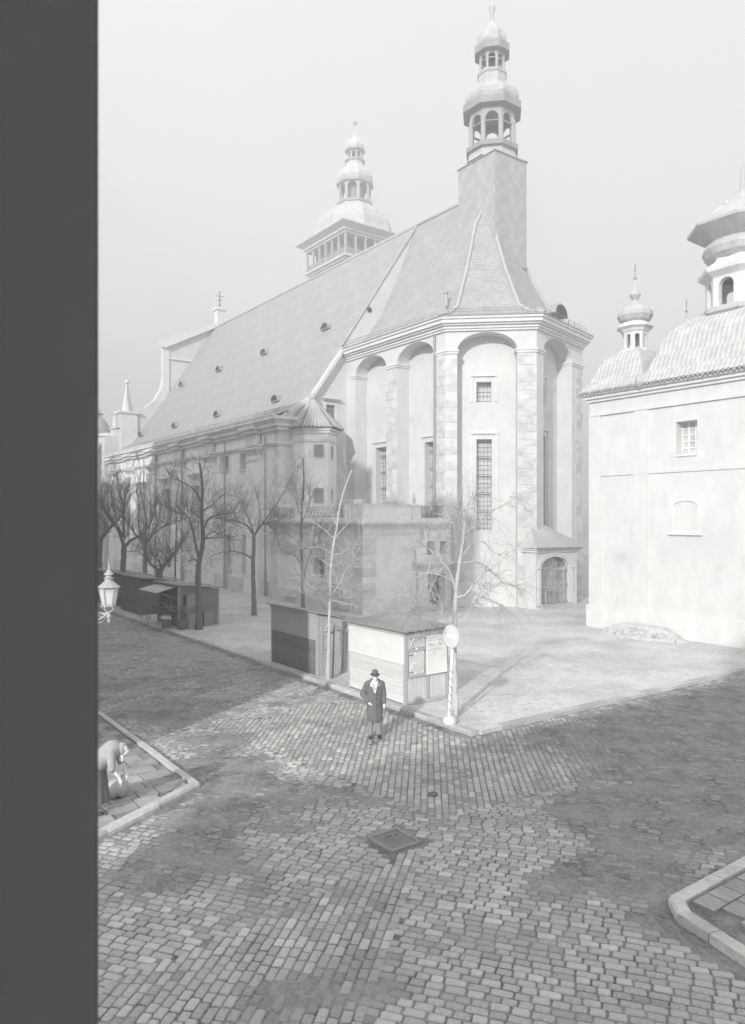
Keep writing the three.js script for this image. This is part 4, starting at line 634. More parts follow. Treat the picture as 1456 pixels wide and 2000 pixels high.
  const lantern = (x, z, y, s, w) => {
    const g = new THREE.Group(); g.name = 'lantern_turret'; t.add(g);
    mk('ledge', lathe([[0.6, y - 0.25], [0.95, y - 0.08], [0.95, y], [0.7, y + 0.12], [0.05, y + 0.12]].map(([r, q]) => [r * w, q]), 8, x, z, Math.PI / 8), MAT.trim, g);
    mk('drum', arcade(8, 0.66 * w, y + 0.1, y + 0.95 * s, y + 1.3 * s, 0.26 * w, x, z, Math.PI / 8, 0.14 * w), MAT.white, g);
    mk('lantern_cornice', lathe([[0.66, 1.22], [0.74, 1.3], [0.8, 1.42], [0.98, 1.55], [0.98, 1.68], [0.8, 1.8], [0.64, 1.92], [0.05, 1.93]].map(([r, q]) => [r * w, y + q * s]), 8, x, z, Math.PI / 8), MAT.trim, g);
    onionTop(g, x, z, y + 1.9 * s, s, w);
  };
  const q = V(34.0, 0, -24.2); lantern(sx + 0.05, sz - 0.05, 14.6, 0.82, 0.98);
  lantern(40.5, -24.4, 14.3, 0.78, 0.8);
  // the great lantern at the edge of the view
  const lx = 35.4, lz = -18.4, T = Math.PI / 8;
  const g = new THREE.Group(); g.name = 'great_lantern'; t.add(g);
  mk('ledge', lathe([[1.7, 15.4], [2.0, 15.6], [2.0, 15.78], [1.75, 15.9], [0.05, 15.9]], 8, lx, lz, T), MAT.palecopper, g);
  mk('drum', arcade(8, 1.66, 15.88, 16.85, 17.5, 0.55, lx, lz, T, 0.3), MAT.chapel, g);
  mk('drum_cornice', lathe([[1.66, 17.3], [1.78, 17.4], [2.0, 17.55], [2.04, 17.7], [1.75, 17.95], [1.5, 18.1], [1.42, 18.3], [1.55, 18.4]], 8, lx, lz, T), MAT.trim, g);
  mk('bulb', lathe([[1.4, 18.25], [1.7, 18.45], [1.82, 18.75], [1.68, 19.05], [1.5, 19.15], [0.05, 19.16]], 16, lx, lz), MAT.palecopper, g);
  mk('flared_cap', lathe([[1.5, 19.1], [1.9, 19.35], [2.5, 19.75], [2.52, 19.87], [2.1, 20.1], [1.4, 20.7], [0.5, 21.3], [0.15, 21.6], [0.05, 23]], 8, lx, lz, T), MAT.palecopper, g);
  mk('cap_finial', [bar(at(1421, 424, 35.2), at(1421, 400, 35.2), 0.05), ball(...at(1421, 397, 35.2).toArray(), 0.16)], MAT.palecopper, g);
}
// earth heap against the chapel wall
{
  const c = gnd(1258, 1242, G), g = new THREE.PlaneGeometry(5.0, 2.6, 60, 28).rotateX(-Math.PI / 2), p = g.attributes.position;
  for (let i = 0; i < p.count; i++) { const x = p.getX(i) / 2.7, z = p.getZ(i) / 1.2, r = Math.hypot(x, z); p.setY(i, 0.62 * sstep(1, 0.3, r + 0.25 * (gn(p.getX(i) + 30, p.getZ(i), 0.7, 1, 4) - 0.5)) + 0.07 * (gn(p.getX(i) + 9, p.getZ(i), 0.25, 3, 4) - 0.5) * sstep(1, 0.8, r) - 0.06); }
  g.computeVertexNormals(); g.rotateY(Math.PI / 2).translate(c.x - 0.1, G, c.z);
  const t = thing('earth_heap', 'low heap of pale earth piled at the foot of the white chapel wall', 'earth heap'); mk('heap', g, MAT.earth, t);
  const R = rng(5); for (let k = 0; k < 7; k++) mk('clod', new THREE.IcosahedronGeometry(0.04 + 0.05 * R(), 1).translate(c.x - 0.6 + 0.9 * (R() - 0.5), G + 0.08 + 0.2 * R(), c.z + 4.6 * (R() - 0.5)), MAT.earth, t);
}
// ---------------------------------------------------------------- white bell tower far behind
{
  const t = thing('bell_tower', 'tall square bell tower with open gallery and tiered domes far behind the ridge', 'bell tower');
  const x = 69.7, z = -101.4, B = (h) => [[x - h, z - h], [x + h, z - h], [x + h, z + h], [x - h, z + h]];
  mk('shaft', prism(B(5.2), 0, 46.4), MAT.towerWall, t);
  mk('gallery_floor', [prism(B(5.4), 46.2, 46.6), prism(B(5.75), 46.601, 46.95), prism(B(6.1), 46.951, 47.3)], MAT.towerWall, t);
  for (let s = 0; s < 4; s++) for (let k = 0; k < 6; k++) { const f = -5.75 + 11.5 * k / 6, [px, pz] = s === 0 ? [-5.75, f] : s === 1 ? [f, 5.75] : s === 2 ? [5.75, -f] : [-f, -5.75]; mk('gallery_post', new THREE.BoxGeometry(0.3, 3.5, 0.3).translate(x + px, 49.05, z + pz), MAT.postWood, t); }
  const bal = []; for (const s of [0, 1, 2, 3]) { const F = [Fr(x - 5.75, z - 5.75, 0, 1), Fr(x - 5.75, z + 5.75, 1, 0), Fr(x + 5.75, z + 5.75, 0, -1), Fr(x + 5.75, z - 5.75, -1, 0)][s]; bal.push(bx(F, 0.2, 11.3, 48.2, 48.35, -0.08, 0.08), bx(F, 0.2, 11.3, 47.35, 47.5, -0.08, 0.08)); for (let a = 0.5; a < 11.2; a += 0.45) bal.push(bx(F, a, a + 0.14, 47.5, 48.2, -0.06, 0.06)); } stuff(mk('balustrade', bal, MAT.postWood, t));
  mk('belfry_core', prism(B(4.4), 47.3, 50.8), M(0.2, { map: TX.stone }), t);
  mk('gallery_roof', [prism(B(6.0), 50.6, 50.95), prism(B(6.3), 50.951, 51.3), (() => { const lo = B(6.3), hi = B(7.3); return lo.map((p, i) => { const q = lo[(i + 1) % 4], r = hi[(i + 1) % 4], w = hi[i]; return face(V(p[0], 51.3, p[1]), V(q[0], 51.3, q[1]), V(r[0], 51.85, r[1]), V(w[0], 51.85, w[1])); }); })(), prism(B(7.3), 51.85, 52.05)], MAT.towerWall, t);
  const T = Math.PI / 8, D = M(0.6, { map: TX.metal, side: THREE.DoubleSide });
  mk('great_dome', [lathe([[7.4, 52.04], [6.7, 52.44], [6.5, 53.24], [6.45, 54.3], [6.1, 55.36], [5.2, 56.34], [4.1, 56.96], [3.3, 57.49], [2.8, 57.93], [0.1, 58.02]], 8, x, z, T)], D, t);
  mk('lantern_ledge', lathe([[2.7, 57.66], [3.15, 57.93], [3.15, 58.28], [2.8, 58.46], [0.05, 58.46]], 8, x, z, T), MAT.darkMetal, t);
  mk('lantern', arcade(8, 2.75, 58.37, 60.41, 61.29, 0.55, x, z, T, 0.3), MAT.postWood, t);
  mk('lantern_core', new THREE.CylinderGeometry(1.5, 1.5, 3.2, 8).translate(x, 59.79, z), M(0.2), t);
  mk('lantern_cornice', lathe([[2.7, 61.12], [3.2, 61.29], [3.2, 61.69], [2.8, 61.82], [0.05, 61.82]], 8, x, z, T), MAT.darkMetal, t);
  mk('middle_dome', lathe([[2.85, 61.73], [3.1, 62.35], [3.0, 63.06], [2.5, 63.77], [1.8, 64.21], [1.5, 64.66], [1.45, 65.28]], 8, x, z, T), D, t);
  mk('upper_ledge', lathe([[1.4, 65.19], [1.75, 65.28], [1.75, 65.54], [1.4, 65.63], [0.05, 65.63]], 8, x, z, T), MAT.darkMetal, t);
  mk('upper_lantern', arcade(8, 1.25, 65.58, 66.51, 67.0, 0.3, x, z, T, 0.2), MAT.postWood, t);
  mk('upper_cornice', lathe([[1.25, 66.91], [1.75, 67.05], [1.75, 67.31], [1.3, 67.4], [0.05, 67.4]], 8, x, z, T), MAT.darkMetal, t);
  mk('upper_dome', lathe([[1.4, 67.35], [1.6, 67.84], [1.5, 68.37], [1.1, 68.9], [0.5, 69.35], [0.2, 69.79], [0.1, 70.23], [0.07, 71.47]], 8, x, z, T), D, t);
  mk('finial', [bar(V(x, 70.14, z), V(x, 72.71, z), 0.09), ball(x, 72.0, z, 0.42)], MAT.shingle, t);
}
// ---------------------------------------------------------------- buildings glimpsed behind
{
  const t = thing('rear_building', 'shaded plain building seen in the gap between apse and domed chapel', 'building');
  const F = Fr(40, -46, 1, -0.35); F.len = 16;
  mk('wall', panel(F, [[8, 0], [24, 0], [24, 9], [8, 9]], [], 0, 6), MAT.nave, t);
  mk('roof', [face(out(F, 7.6, 9, 0.5), out(F, 24.4, 9, 0.5), out(F, 24.4, 11.8, -3), out(F, 7.6, 11.8, -3)), face(out(F, 24.4, 9, -6.5), out(F, 7.6, 9, -6.5), out(F, 7.6, 11.8, -3), out(F, 24.4, 11.8, -3))], MAT.roof, t, true);
  for (const y of [1.6, 5]) for (let a = 9; a < 23; a += 2.4) { const w = mk('window', [bx(F, a - 0.1, a + 1.2, y - 0.1, y, 0, 0.1), bx(F, a - 0.12, a + 1.22, y + 1.9, y + 2.05, 0, 0.12), bx(F, a + 0.52, a + 0.58, y, y + 1.9, 0, 0.06)], MAT.trim, t); mk('pane', bx(F, a, a + 1.1, y, y + 1.9, -0.02, 0.025), MAT.glass, w); }
  mk('eave', bx(F, 8, 24, 8.7, 9.0, 0, 0.4), MAT.naveTrim, t);
  const u = thing('distant_chapel', 'pale far church front with a small dome and statue beside the left window wall', 'church');
  const d = 112, P = (x, y) => at(x, y, d), c = P(196, 900), F2 = Fr(c.x, c.z, 0.81, 0.586), sc = FL / d, a = (x) => (x - 196) / sc, Y = (y) => EYE + (PY - y) / sc;
  mk('wall', panel(F2, [[-12, 0], [a(216), 0], [a(216), Y(848)], [-12, Y(848)]], [arch(a(196) - 0.4, 3, a(212), Y(880), 1)], 0, 3), MAT.chapel, u);
  mk('cornice', [bx(F2, -12, a(218), Y(852), Y(846), -3, 0.4), bx(F2, -12, a(217), Y(866), Y(862), 0, 0.25)], MAT.trim, u);
  mk('arch_panel', bx(F2, a(196) - 0.4, a(212), 3, Y(868), -1.2, -1.0), MAT.towerWall, u);
  mk('dome', lathe([[a(222), Y(846)], [a(220), Y(835)], [a(214), Y(822)], [a(207), Y(815)], [0.6, Y(812)], [0.6, Y(808)], [0.9, Y(807)], [0.9, Y(805)], [0.1, Y(804)]], 16, c.x, c.z - 1.5, 0, false), M(0.5, { map: TX.metal }), u);
  mk('statue', lathe([[0.35, Y(804)], [0.5, Y(800)], [0.42, Y(796)], [0.3, Y(793)], [0.16, Y(791)], [0.28, Y(789)], [0.22, Y(785)], [0.02, Y(784)]], 8, c.x, c.z - 1.5, 0, false), MAT.naveTrim, u);
  const v = thing('street_house', 'low pale house closing the street behind the bare trees at far left', 'house');
  const h = at(190, 1080, 120), F3 = Fr(h.x - 8, h.z, 0.81, 0.586);
  mk('wall', panel(F3, [[0, 0], [12, 0], [12, 6.5], [6, 9.5], [0, 6.5]], [], 0, 8), MAT.white, v);
  mk('roof', [face(out(F3, -0.4, 6.3, 0.3), out(F3, -0.4, 6.3, -8.3), out(F3, 6, 9.6, -8.3), out(F3, 6, 9.6, 0.3)), face(out(F3, 12.4, 6.3, -8.3), out(F3, 12.4, 6.3, 0.3), out(F3, 6, 9.6, 0.3), out(F3, 6, 9.6, -8.3))], MAT.roof, v, true);
  for (let k = 0; k < 4; k++) for (const y of [1, 4]) mk('window', bx(F3, 1 + k * 2.8, 2.1 + k * 2.8, y, y + 1.7, -0.02, 0.03), MAT.glassSky, v);
}

// ---------------------------------------------------------------- market booths on the corner of the square
function booth(name, label, o) {   // o: x0,x1,z0,z1 footprint, front (street) height hf, back height hb
  const t = thing(name, label, 'booth', V(0, 0, 0), 0, undefined), y = G, { x0, x1, z0, z1, hf, hb } = o, F = Fr(x0, z0, 0, 1), S = Fr(x0, z1, 1, 0), LF = z1 - z0, LS = x1 - x0, R = rng(o.seed), mid = 1.4 - (o.drop ?? 0);
  const fl = o.panel, post = (f, a, h) => mk('corner_post', bx(f, a, a + 0.09, y, h, -0.09, 0.012), MAT.boothMid, t);
  post(F, 0, y + hf); post(F, LF - 0.09, y + hf); post(S, LS - 0.09, y + hb);
  mk('roof', (() => { const a = V(x0 - 0.16, y + hf + 0.03, z0 - 0.12), b = V(x0 - 0.16, y + hf + 0.03, z1 + 0.14), c = V(x1 + 0.14, y + hb + 0.03, z1 + 0.14), d = V(x1 + 0.14, y + hb + 0.03, z0 - 0.12), u = V(0, 0.045, 0), U = (p) => p.clone().add(u); return [face(U(a), U(b), U(c), U(d)), face(b, a, d, c), face(a, b, U(b), U(a)), face(b, c, U(c), U(b)), face(c, d, U(d), U(c)), face(d, a, U(a), U(d))]; })(), MAT.felt, t);
  mk('eave_batten', [bx(F, 0.02, LF, y + hf - 0.09, y + hf - 0.01, 0.013, 0.06)], MAT.boothMid, t);
  // front: a hinged flap above, boards below
  mk('flap', bx(F, 0.06, LF - 0.05, mid + 0.02, y + hf - 0.16, 0.0, 0.03), fl[0], t);
  mk('flap_batten', [bx(F, 0.06, LF - 0.05, mid - 0.02, mid + 0.018, 0.005, 0.045), bx(F, 0.06, LF - 0.05, y + hf - 0.155, y + hf - 0.1, 0, 0.04)], fl[0], t);
  const n = 5, b0 = y + 0.03, b1 = mid - 0.03; for (let k = 0; k < n; k++) mk('plank', bx(F, 0.09, LF - 0.09, b0 + (b1 - b0) * k / n + 0.006, b0 + (b1 - b0) * (k + 1) / n, -0.03, 0.002 + 0.006 * R()), o.lower[Math.min(k, o.lower.length - 1) % o.lower.length], t);
  mk('back_wall', [prism([[x1 - 0.04, z0 + 0.02], [x1, z0 + 0.02], [x1, z1 - 0.1], [x1 - 0.04, z1 - 0.1]], y, y + hb - 0.03), prism([[x0 + 0.02, z0], [x1, z0], [x1, z0 + 0.04], [x0 + 0.02, z0 + 0.04]], y, y + Math.min(hf, hb) - 0.02)], MAT.boothDoor, t);
  // side: framed boards with a door
  const top = (a) => y + hf + (hb - hf) * a / LS - 0.03;
  const m = Math.round((LS - 0.2) / 0.17); for (let k = 0; k < m; k++) { const a0 = 0.1 + (LS - 0.2) * k / m, a1 = 0.1 + (LS - 0.2) * (k + 1) / m; mk('side_board', panel(S, [[a0 + 0.003, y + 0.04], [a1 - 0.003, y + 0.04], [a1 - 0.003, top(a1)], [a0 + 0.003, top(a0)]], [], 0.002 * R(), 0.03), o.doorMat ?? MAT.boothDoor, t); }
  mk('frame_rail', o.rails(S, LS, y), MAT.boothMid, t);
  const d = mk('door', bx(S, o.door[0], o.door[1], y + o.door[2], y + o.door[3], 0.004, 0.026), o.doorMat ?? M(0.5, { map: TX.woodV }), t);
  mk('door_frame', [bx(S, o.door[0] - 0.018, o.door[0] - 0.002, y + o.door[2], y + o.door[3], 0.003, 0.008), bx(S, o.door[0], o.door[1], y + o.door[3] + 0.002, y + o.door[3] + 0.022, 0.003, 0.008)], MAT.dark, d);
  for (const k of [0.2, 0.8]) mk('hinge', bx(S, o.door[0], o.door[0] + 0.14, y + o.door[2] + (o.door[3] - o.door[2]) * k - 0.015, y + o.door[2] + (o.door[3] - o.door[2]) * k + 0.015, 0.026, 0.034), MAT.iron, d);
  for (const [a, h] of o.tags) mk('paper_tag', bx(S, a - 0.025, a + 0.025, y + h - 0.03, y + h + 0.03, 0.028, 0.032), MAT.white2, t);
  for (const [a, h] of o.marks) { const g = [], l = (p, q) => g.push(bar(out(S, a + p[0], y + h + p[1], 0.03), out(S, a + q[0], y + h + q[1], 0.03), 0.012, 4)); l([-0.1, -0.14], [-0.06, -0.02]); l([-0.06, -0.02], [0.06, 0.12]); l([-0.02, 0.09], [0.06, 0.0]); l([0.01, -0.03], [0.03, -0.13]); l([0.09, 0.05], [0.16, 0.06]); mk('painted_mark', g, MAT.white2, t); }
  return [t, F, S, LF, LS];
}
{
  const a = gnd(536, 1290, G), b = gnd(614, 1321, G), x0 = (a.x + b.x) / 2;
  const [t, F, S, LF, LS] = booth('market_booth', 'shut wooden booth with dark lower boards, half in shade behind the thin tree', { seed: 2, x0, x1: x0 + 1.85, z0: a.z, z1: b.z, hf: 2.25, hb: 1.85, panel: [M(0.44, { map: TX.woodH })], lower: [...MAT.boothDark, MAT.boothDark[2]],
    rails: (S, L, y) => [bx(S, 0.1, L - 0.1, y + 0.0, y + 0.1, 0.03, 0.045), bx(S, L - 0.75, L - 0.7, y, y + 1.9, 0.03, 0.06)], door: [0.28, 0.98, 0.75, 1.55], tags: [[0.35, 1.62]], marks: [[0.42, 1.75]] });
  mk('roof_strut', [bar(out(S, 1.05, G + 1.15, 0.04), out(S, 1.35, G + 1.82, 0.1), 0.03, 4), bar(out(S, 1.3, G + 1.3, 0.04), out(S, 0.5, G + 1.95, 0.12), 0.025, 4)], MAT.boothMid, t);
}
let boothB;
{
  const a = gnd(683, 1341, G), b = gnd(786, 1379, G), x0 = (a.x + b.x) / 2 + 0.04;
  const LS = 1.72;
  const r = booth('market_booth', 'pale shut booth with a paper poster on its side, at the kerb corner', { seed: 6, x0, x1: x0 + LS, z0: a.z, z1: b.z, doorMat: M(0.66, { map: TX.woodV }), drop: 0.05, hf: 2.2, hb: 2.24, panel: [MAT.boothLight], lower: [M(0.74, { map: TX.woodH }), M(0.7, { map: TX.woodH }), M(0.72, { map: TX.woodH }), M(0.66, { map: TX.woodH }), M(0.68, { map: TX.woodH })],
    rails: (S, L, y) => [bx(S, 0.1, L - 0.1, y, y + 0.1, 0.03, 0.05), bx(S, 0.1, L - 0.1, y + 0.82, y + 0.9, 0.03, 0.05), bx(S, 0.1, L - 0.1, y + 1.62, y + 1.7, 0.03, 0.05), bx(S, 0.1, L - 0.1, y + 2.02, y + 2.1, 0.03, 0.05), bx(S, L / 2 - 0.04, L / 2 + 0.04, y + 0.101, y + 2.0, 0.028, 0.048)], door: [0.13, 0.72, 0.8, 1.68], tags: [[0.4, 1.76], [0.66, 1.78], [0.66, 1.98], [0.66, 1.56], [0.38, 1.54], [0.38, 0.95], [0.66, 0.98]], marks: [[0.32, 1.94], [0.27, 1.18]] });
  const [t, F, S, LF] = r; boothB = r;
  for (const [aa, h] of [[LF - 0.12, 1.9], [LF - 0.35, 1.85], [LF - 0.12, 1.55], [LF - 0.3, 0.7], [LF - 0.11, 0.75], [LF - 0.1, 0.6], [1.2, 1.95]]) mk('paper_tag', bx(F, aa - 0.025, aa + 0.025, G + h - 0.03, G + h + 0.03, 0.046, 0.05), MAT.white2, t);
  mk('latch', [ball(...out(S, 0.4, G + 1.68, 0.06).toArray(), 0.035, 8), bx(S, 0.36, 0.46, G + 1.66, G + 1.68, 0.05, 0.07)], MAT.white2, t);
  // the printed sheet: rows of unreadable small type
  const cv = document.createElement('canvas'); cv.width = 256; cv.height = 400; const g2 = cv.getContext('2d'); g2.fillStyle = '#e6e6e4'; g2.fillRect(0, 0, 256, 400); const R = rng(19);
  const row = (y, h, x0_, x1_, c) => { g2.fillStyle = c; let x = x0_; while (x < x1_) { const w = h * (0.25 + 0.6 * R()); g2.fillRect(x, y + R() * h * 0.2, w, h * (0.55 + 0.4 * R())); x += w + h * (0.16 + 0.3 * R()); } };
  row(16, 22, 26, 230, '#b4b4b2'); row(44, 16, 26, 236, '#bababa'); row(84, 26, 20, 110, '#acacaa'); row(92, 16, 120, 230, '#b4b4b2'); row(140, 20, 24, 215, '#b6b6b4'); row(166, 9, 24, 225, '#b0b0ae');
  for (let y = 184; y < 380; y += 12) row(y, 7, 24, 200 + 40 * R(), '#bcbcba'); g2.fillStyle = '#a8a8a6'; g2.fillRect(18, 122, 150, 2); g2.fillRect(18, 206, 220, 1.5);
  const pt = new THREE.CanvasTexture(cv); pt.colorSpace = THREE.SRGBColorSpace;
  const pg = new THREE.PlaneGeometry(0.86, 1.2, 8, 12), pp = pg.attributes.position; for (let i = 0; i < pp.count; i++) pp.setZ(i, 0.004 * Math.sin(pp.getX(i) * 9) + (pp.getX(i) > 0.25 && pp.getY(i) < -0.4 ? 0.02 : 0)); pg.computeVertexNormals();
  mk('poster', pg.translate(1.2, G + 1.45, 0.062).applyMatrix4(S), new THREE.MeshStandardMaterial({ map: pt, roughness: 0.95, side: THREE.DoubleSide }), t, true);
}
// dark spots of straw round the booths
// ---------------------------------------------------------------- flower stall and its neighbours along the street
{
  const c = gnd(338, 1227, G), x0 = 14.35, z1 = c.z, z0 = z1 - 3.1, y = G, S = Fr(x0, z1, 1, 0), F = Fr(x0, z0, 0, 1), LS = 2.3, LF = 3.1, hf = 2.2, hb = 1.95;
  const t = thing('flower_stall', 'open flower stall with raised wooden awning flap and laden counter', 'market stall');
  for (const [f, a, h] of [[F, 0, hf], [F, LF - 0.1, hf], [S, LS - 0.1, hb]]) mk('post', bx(f, a, a + 0.1, y, y + h, -0.1, 0.012), MAT.stallLight, t);
  const R = rng(12), m = 13; for (let k = 0; k < m; k++) { const a0 = 0.1 + (LS - 0.2) * k / m, a1 = 0.1 + (LS - 0.2) * (k + 1) / m, tp = (a) => y + hf + (hb - hf) * a / LS - 0.03, open = a0 > 0.14 && a1 < 0.45; mk('side_board', panel(S, [[a0 + 0.003, y], [a1 - 0.003, y], [a1 - 0.003, open ? y + 0.85 : tp(a1)], [a0 + 0.003, open ? y + 0.85 : tp(a0)]], [], 0.002 * R(), 0.03), MAT.stallMid, t); if (open) mk('side_board', panel(S, [[a0, y + 1.7], [a1, y + 1.7], [a1, tp(a1)], [a0, tp(a0)]], [], 0, 0.03), MAT.stallMid, t); }
  mk('back_wall', [prism([[x0 + LS - 0.05, z0], [x0 + LS, z0], [x0 + LS, z1 - 0.1], [x0 + LS - 0.05, z1 - 0.1]], y, y + hb - 0.05), prism([[x0, z0], [x0 + LS - 0.06, z0], [x0 + LS - 0.06, z0 + 0.05], [x0, z0 + 0.05]], y, y + hb - 0.05)], MAT.stallDark, t);
  mk('side_door', bx(S, 0.5, 1.12, y + 0.85, y + 1.72, 0.003, 0.028), MAT.stallLight, t);
  const A = V(x0 - 0.2, y + hf + 0.02, z0 - 0.1), B = V(x0 - 0.2, y + hf + 0.02, z1 + 0.15), C = V(x0 + LS + 0.2, y + hb, z1 + 0.15), D = V(x0 + LS + 0.2, y + hb, z0 - 0.1), U = (p) => p.clone().add(V(0, 0.06, 0));
  mk('roof', [face(U(A), U(B), U(C), U(D)), face(B, A, D, C), face(A, B, U(B), U(A)), face(B, C, U(C), U(B)), face(C, D, U(D), U(C)), face(D, A, U(A), U(D))], MAT.felt, t);
  // flap raised over the counter, of boards
  const h0 = V(x0 - 0.02, y + hf - 0.1, z0 + 0.15), dirF = V(-0.93, -0.22, 0.0), W = LF - 0.35; const fl = new THREE.Group(); fl.name = 'awning_flap'; t.add(fl);
  for (let k = 0; k < 9; k++) { const a = h0.clone().add(V(0, 0, W * k / 9 + 0.008)), b = h0.clone().add(V(0, 0, W * (k + 1) / 9)), q = (p) => p.clone().addScaledVector(dirF, 1.18), u = V(0, 0.025, 0); mk('awning_board', [face(a, b, q(b), q(a)), face(a.clone().add(u), b.clone().add(u), q(b).add(u), q(a).add(u)), face(q(a), q(b), q(b).add(u), q(a).add(u))], M(0.5 + 0.08 * R(), { map: TX.woodV, side: THREE.DoubleSide }), fl); }
  for (const z of [z0 + 0.2, z1 - 0.25]) mk('awning_strut', bar(V(x0, y + 1.45, z), V(x0 - 0.9, y + hf - 0.32, z), 0.025), MAT.stallLight, t);
  mk('counter', [bx(F, 0.05, LF - 0.05, y, y + 0.82, -0.1, -0.05), bx(F, -0.02, LF + 0.02, y + 0.82, y + 0.88, -0.6, 0.32)], MAT.stallDark, t);
  // goods: one mass of greenery with pale blooms on the counter
  const gr = [], fw = []; for (let k = 0; k < 420; k++) { const a = 0.05 + R() * (LF - 0.1), n = -0.5 + R() * 0.8, h = y + 0.9 + R() * (0.28 - 0.12 * n), p = out(F, a, h, n), s = 0.05 + 0.07 * R(); const g = new THREE.ConeGeometry(s * 0.35, s * 2.2, 3).rotateX(R() * 3).rotateY(R() * 6).translate(p.x, p.y, p.z); (gn(a * 1.7, n * 3 + 5, 0.3, 2, 2) > 0.56 && R() < 0.8 || n > 0.2 && R() < 0.5 ? fw : gr).push(g); }
  const go = thing('counter_greenery', 'heaped evergreen sprigs lying on the flower stall counter', 'greenery'); stuff(mk('sprigs', gr, MAT.green, go)); go.userData.kind = 'stuff';
  const fo = thing('counter_flowers', 'pale cut flowers along the front of the stall counter', 'flowers'); stuff(mk('blooms', fw, M(0.42), fo)); fo.userData.kind = 'stuff';
  // baskets, crates
  function tub(name, label, p, r0, r1, h, fill) { const k = thing(name, label, fill ? 'flower tub' : 'basket', p); mk('body', lathe([[r0, 0], [(r0 + r1) / 2, h * 0.5], [r1, h], [r1 - 0.03, h], [r1 - 0.03, h - 0.05], [0.02, h - 0.05]], 16), MAT.wicker, k); mk('hoop', [0.25, 0.6, 0.95].map((f) => new THREE.TorusGeometry(r0 + (r1 - r0) * f + 0.006, 0.016, 5, 20).rotateX(Math.PI / 2).translate(0, h * f, 0)), MAT.stallMid, k); if (fill) { const b = []; for (let i = 0; i < 70; i++) { const a = R() * 6.28, r = R() * r1 * 1.15, s = 0.04 + 0.05 * R(); b.push(new THREE.ConeGeometry(s * 0.4, s * 2.4, 4).rotateZ((R() - 0.5) * 2).rotateY(a).translate(r * Math.cos(a), h + 0.04 + 0.1 * R(), r * Math.sin(a))); } stuff(mk('blooms', b, MAT.flower, k)); } return k; }
  tub('flower_tub', 'tub of white flowers on the ground before the stall counter', gnd(325, 1227, G), 0.17, 0.27, 0.5, 1);
  tub('wicker_basket', 'empty dark wicker basket standing beside the stall corner post', gnd(357, 1229, G), 0.2, 0.3, 0.52, 0);
  function crate(name, label, p, w, h, d, mat, slats) { const k = thing(name, label, 'crate', p); if (!slats) { mk('body', new THREE.BoxGeometry(w, h, d).translate(0, h / 2, 0), mat, k); for (const s of [-1, 1]) mk('edge_batten', new THREE.BoxGeometry(0.05, h - 0.01, 0.02).translate(s * (w / 2 - 0.03), h / 2, d / 2 + 0.01), mat, k); } else { for (let i = 0; i < slats; i++) mk('slat', new THREE.BoxGeometry(w / slats - 0.012, h, 0.025).translate(-w / 2 + w * (i + 0.5) / slats, h / 2, d / 2), mat, k); mk('body', new THREE.BoxGeometry(w - 0.03, h - 0.03, d - 0.03).translate(0, h / 2, 0), MAT.stallDark, k); mk('rim', new THREE.BoxGeometry(w + 0.02, 0.05, 0.05).translate(0, h - 0.03, d / 2 + 0.02), mat, k); } return k; }
  const cp = gnd(374, 1226, G);
  crate('white_crate', 'tall pale crate standing on end at the side of the flower stall', cp, 0.46, 0.78, 0.4, M(0.42, { map: TX.woodV }));
  crate('grey_crate', 'grey shallow crate resting on top of the tall pale crate', cp.clone().add(V(-0.05, 0.785, 0.03)), 0.62, 0.32, 0.5, M(0.26, { map: TX.woodH }));
  crate('slatted_crate', 'slatted wooden crate beside the tree trunk behind the flower stall', gnd(401, 1222, G).add(V(0.1, 0, 0)), 0.48, 0.78, 0.4, M(0.3, { map: TX.woodV }), 6);
  // hand cart wheel leaning by the counter
  const hc = gnd(290, 1211, G), w = thing('bicycle', 'dark bicycle leaning on the far end of the flower counter', 'bicycle', V(hc.x, G, hc.z), Math.PI / 2 + 0.05);
  const wheel = (x) => { const k = mk('wheel', new THREE.TorusGeometry(0.32, 0.02, 6, 28).translate(x, 0.34, 0), MAT.iron, w); const sp = []; for (let i = 0; i < 12; i++) { const a = i / 12 * 6.28; sp.push(bar(V(x, 0.34, 0), V(x + 0.31 * Math.cos(a), 0.34 + 0.31 * Math.sin(a), 0), 0.004, 3)); } mk('spokes', sp, MAT.muntin, k); };
  wheel(0); wheel(1.05);
  mk('frame', [bar(V(1.05, 0.34, 0), V(0.6, 0.34, 0), 0.015), bar(V(0.6, 0.34, 0), V(0.75, 0.85, 0), 0.016), bar(V(0.75, 0.82, 0), V(0.18, 0.85, 0), 0.016), bar(V(0.6, 0.34, 0), V(0.18, 0.78, 0), 0.016), bar(V(0, 0.34, 0), V(0.2, 0.95, 0), 0.016), bar(V(1.05, 0.34, 0), V(0.75, 0.8, 0), 0.012)], MAT.iron, w);
  mk('handlebar', bar(V(0.2, 0.97, -0.25), V(0.2, 0.97, 0.25), 0.014), MAT.iron, w); mk('saddle', new THREE.SphereGeometry(0.12, 10, 6).scale(1, 0.35, 0.6).translate(0.77, 0.9, 0), MAT.iron, w); w.rotateX(-0.12);
}
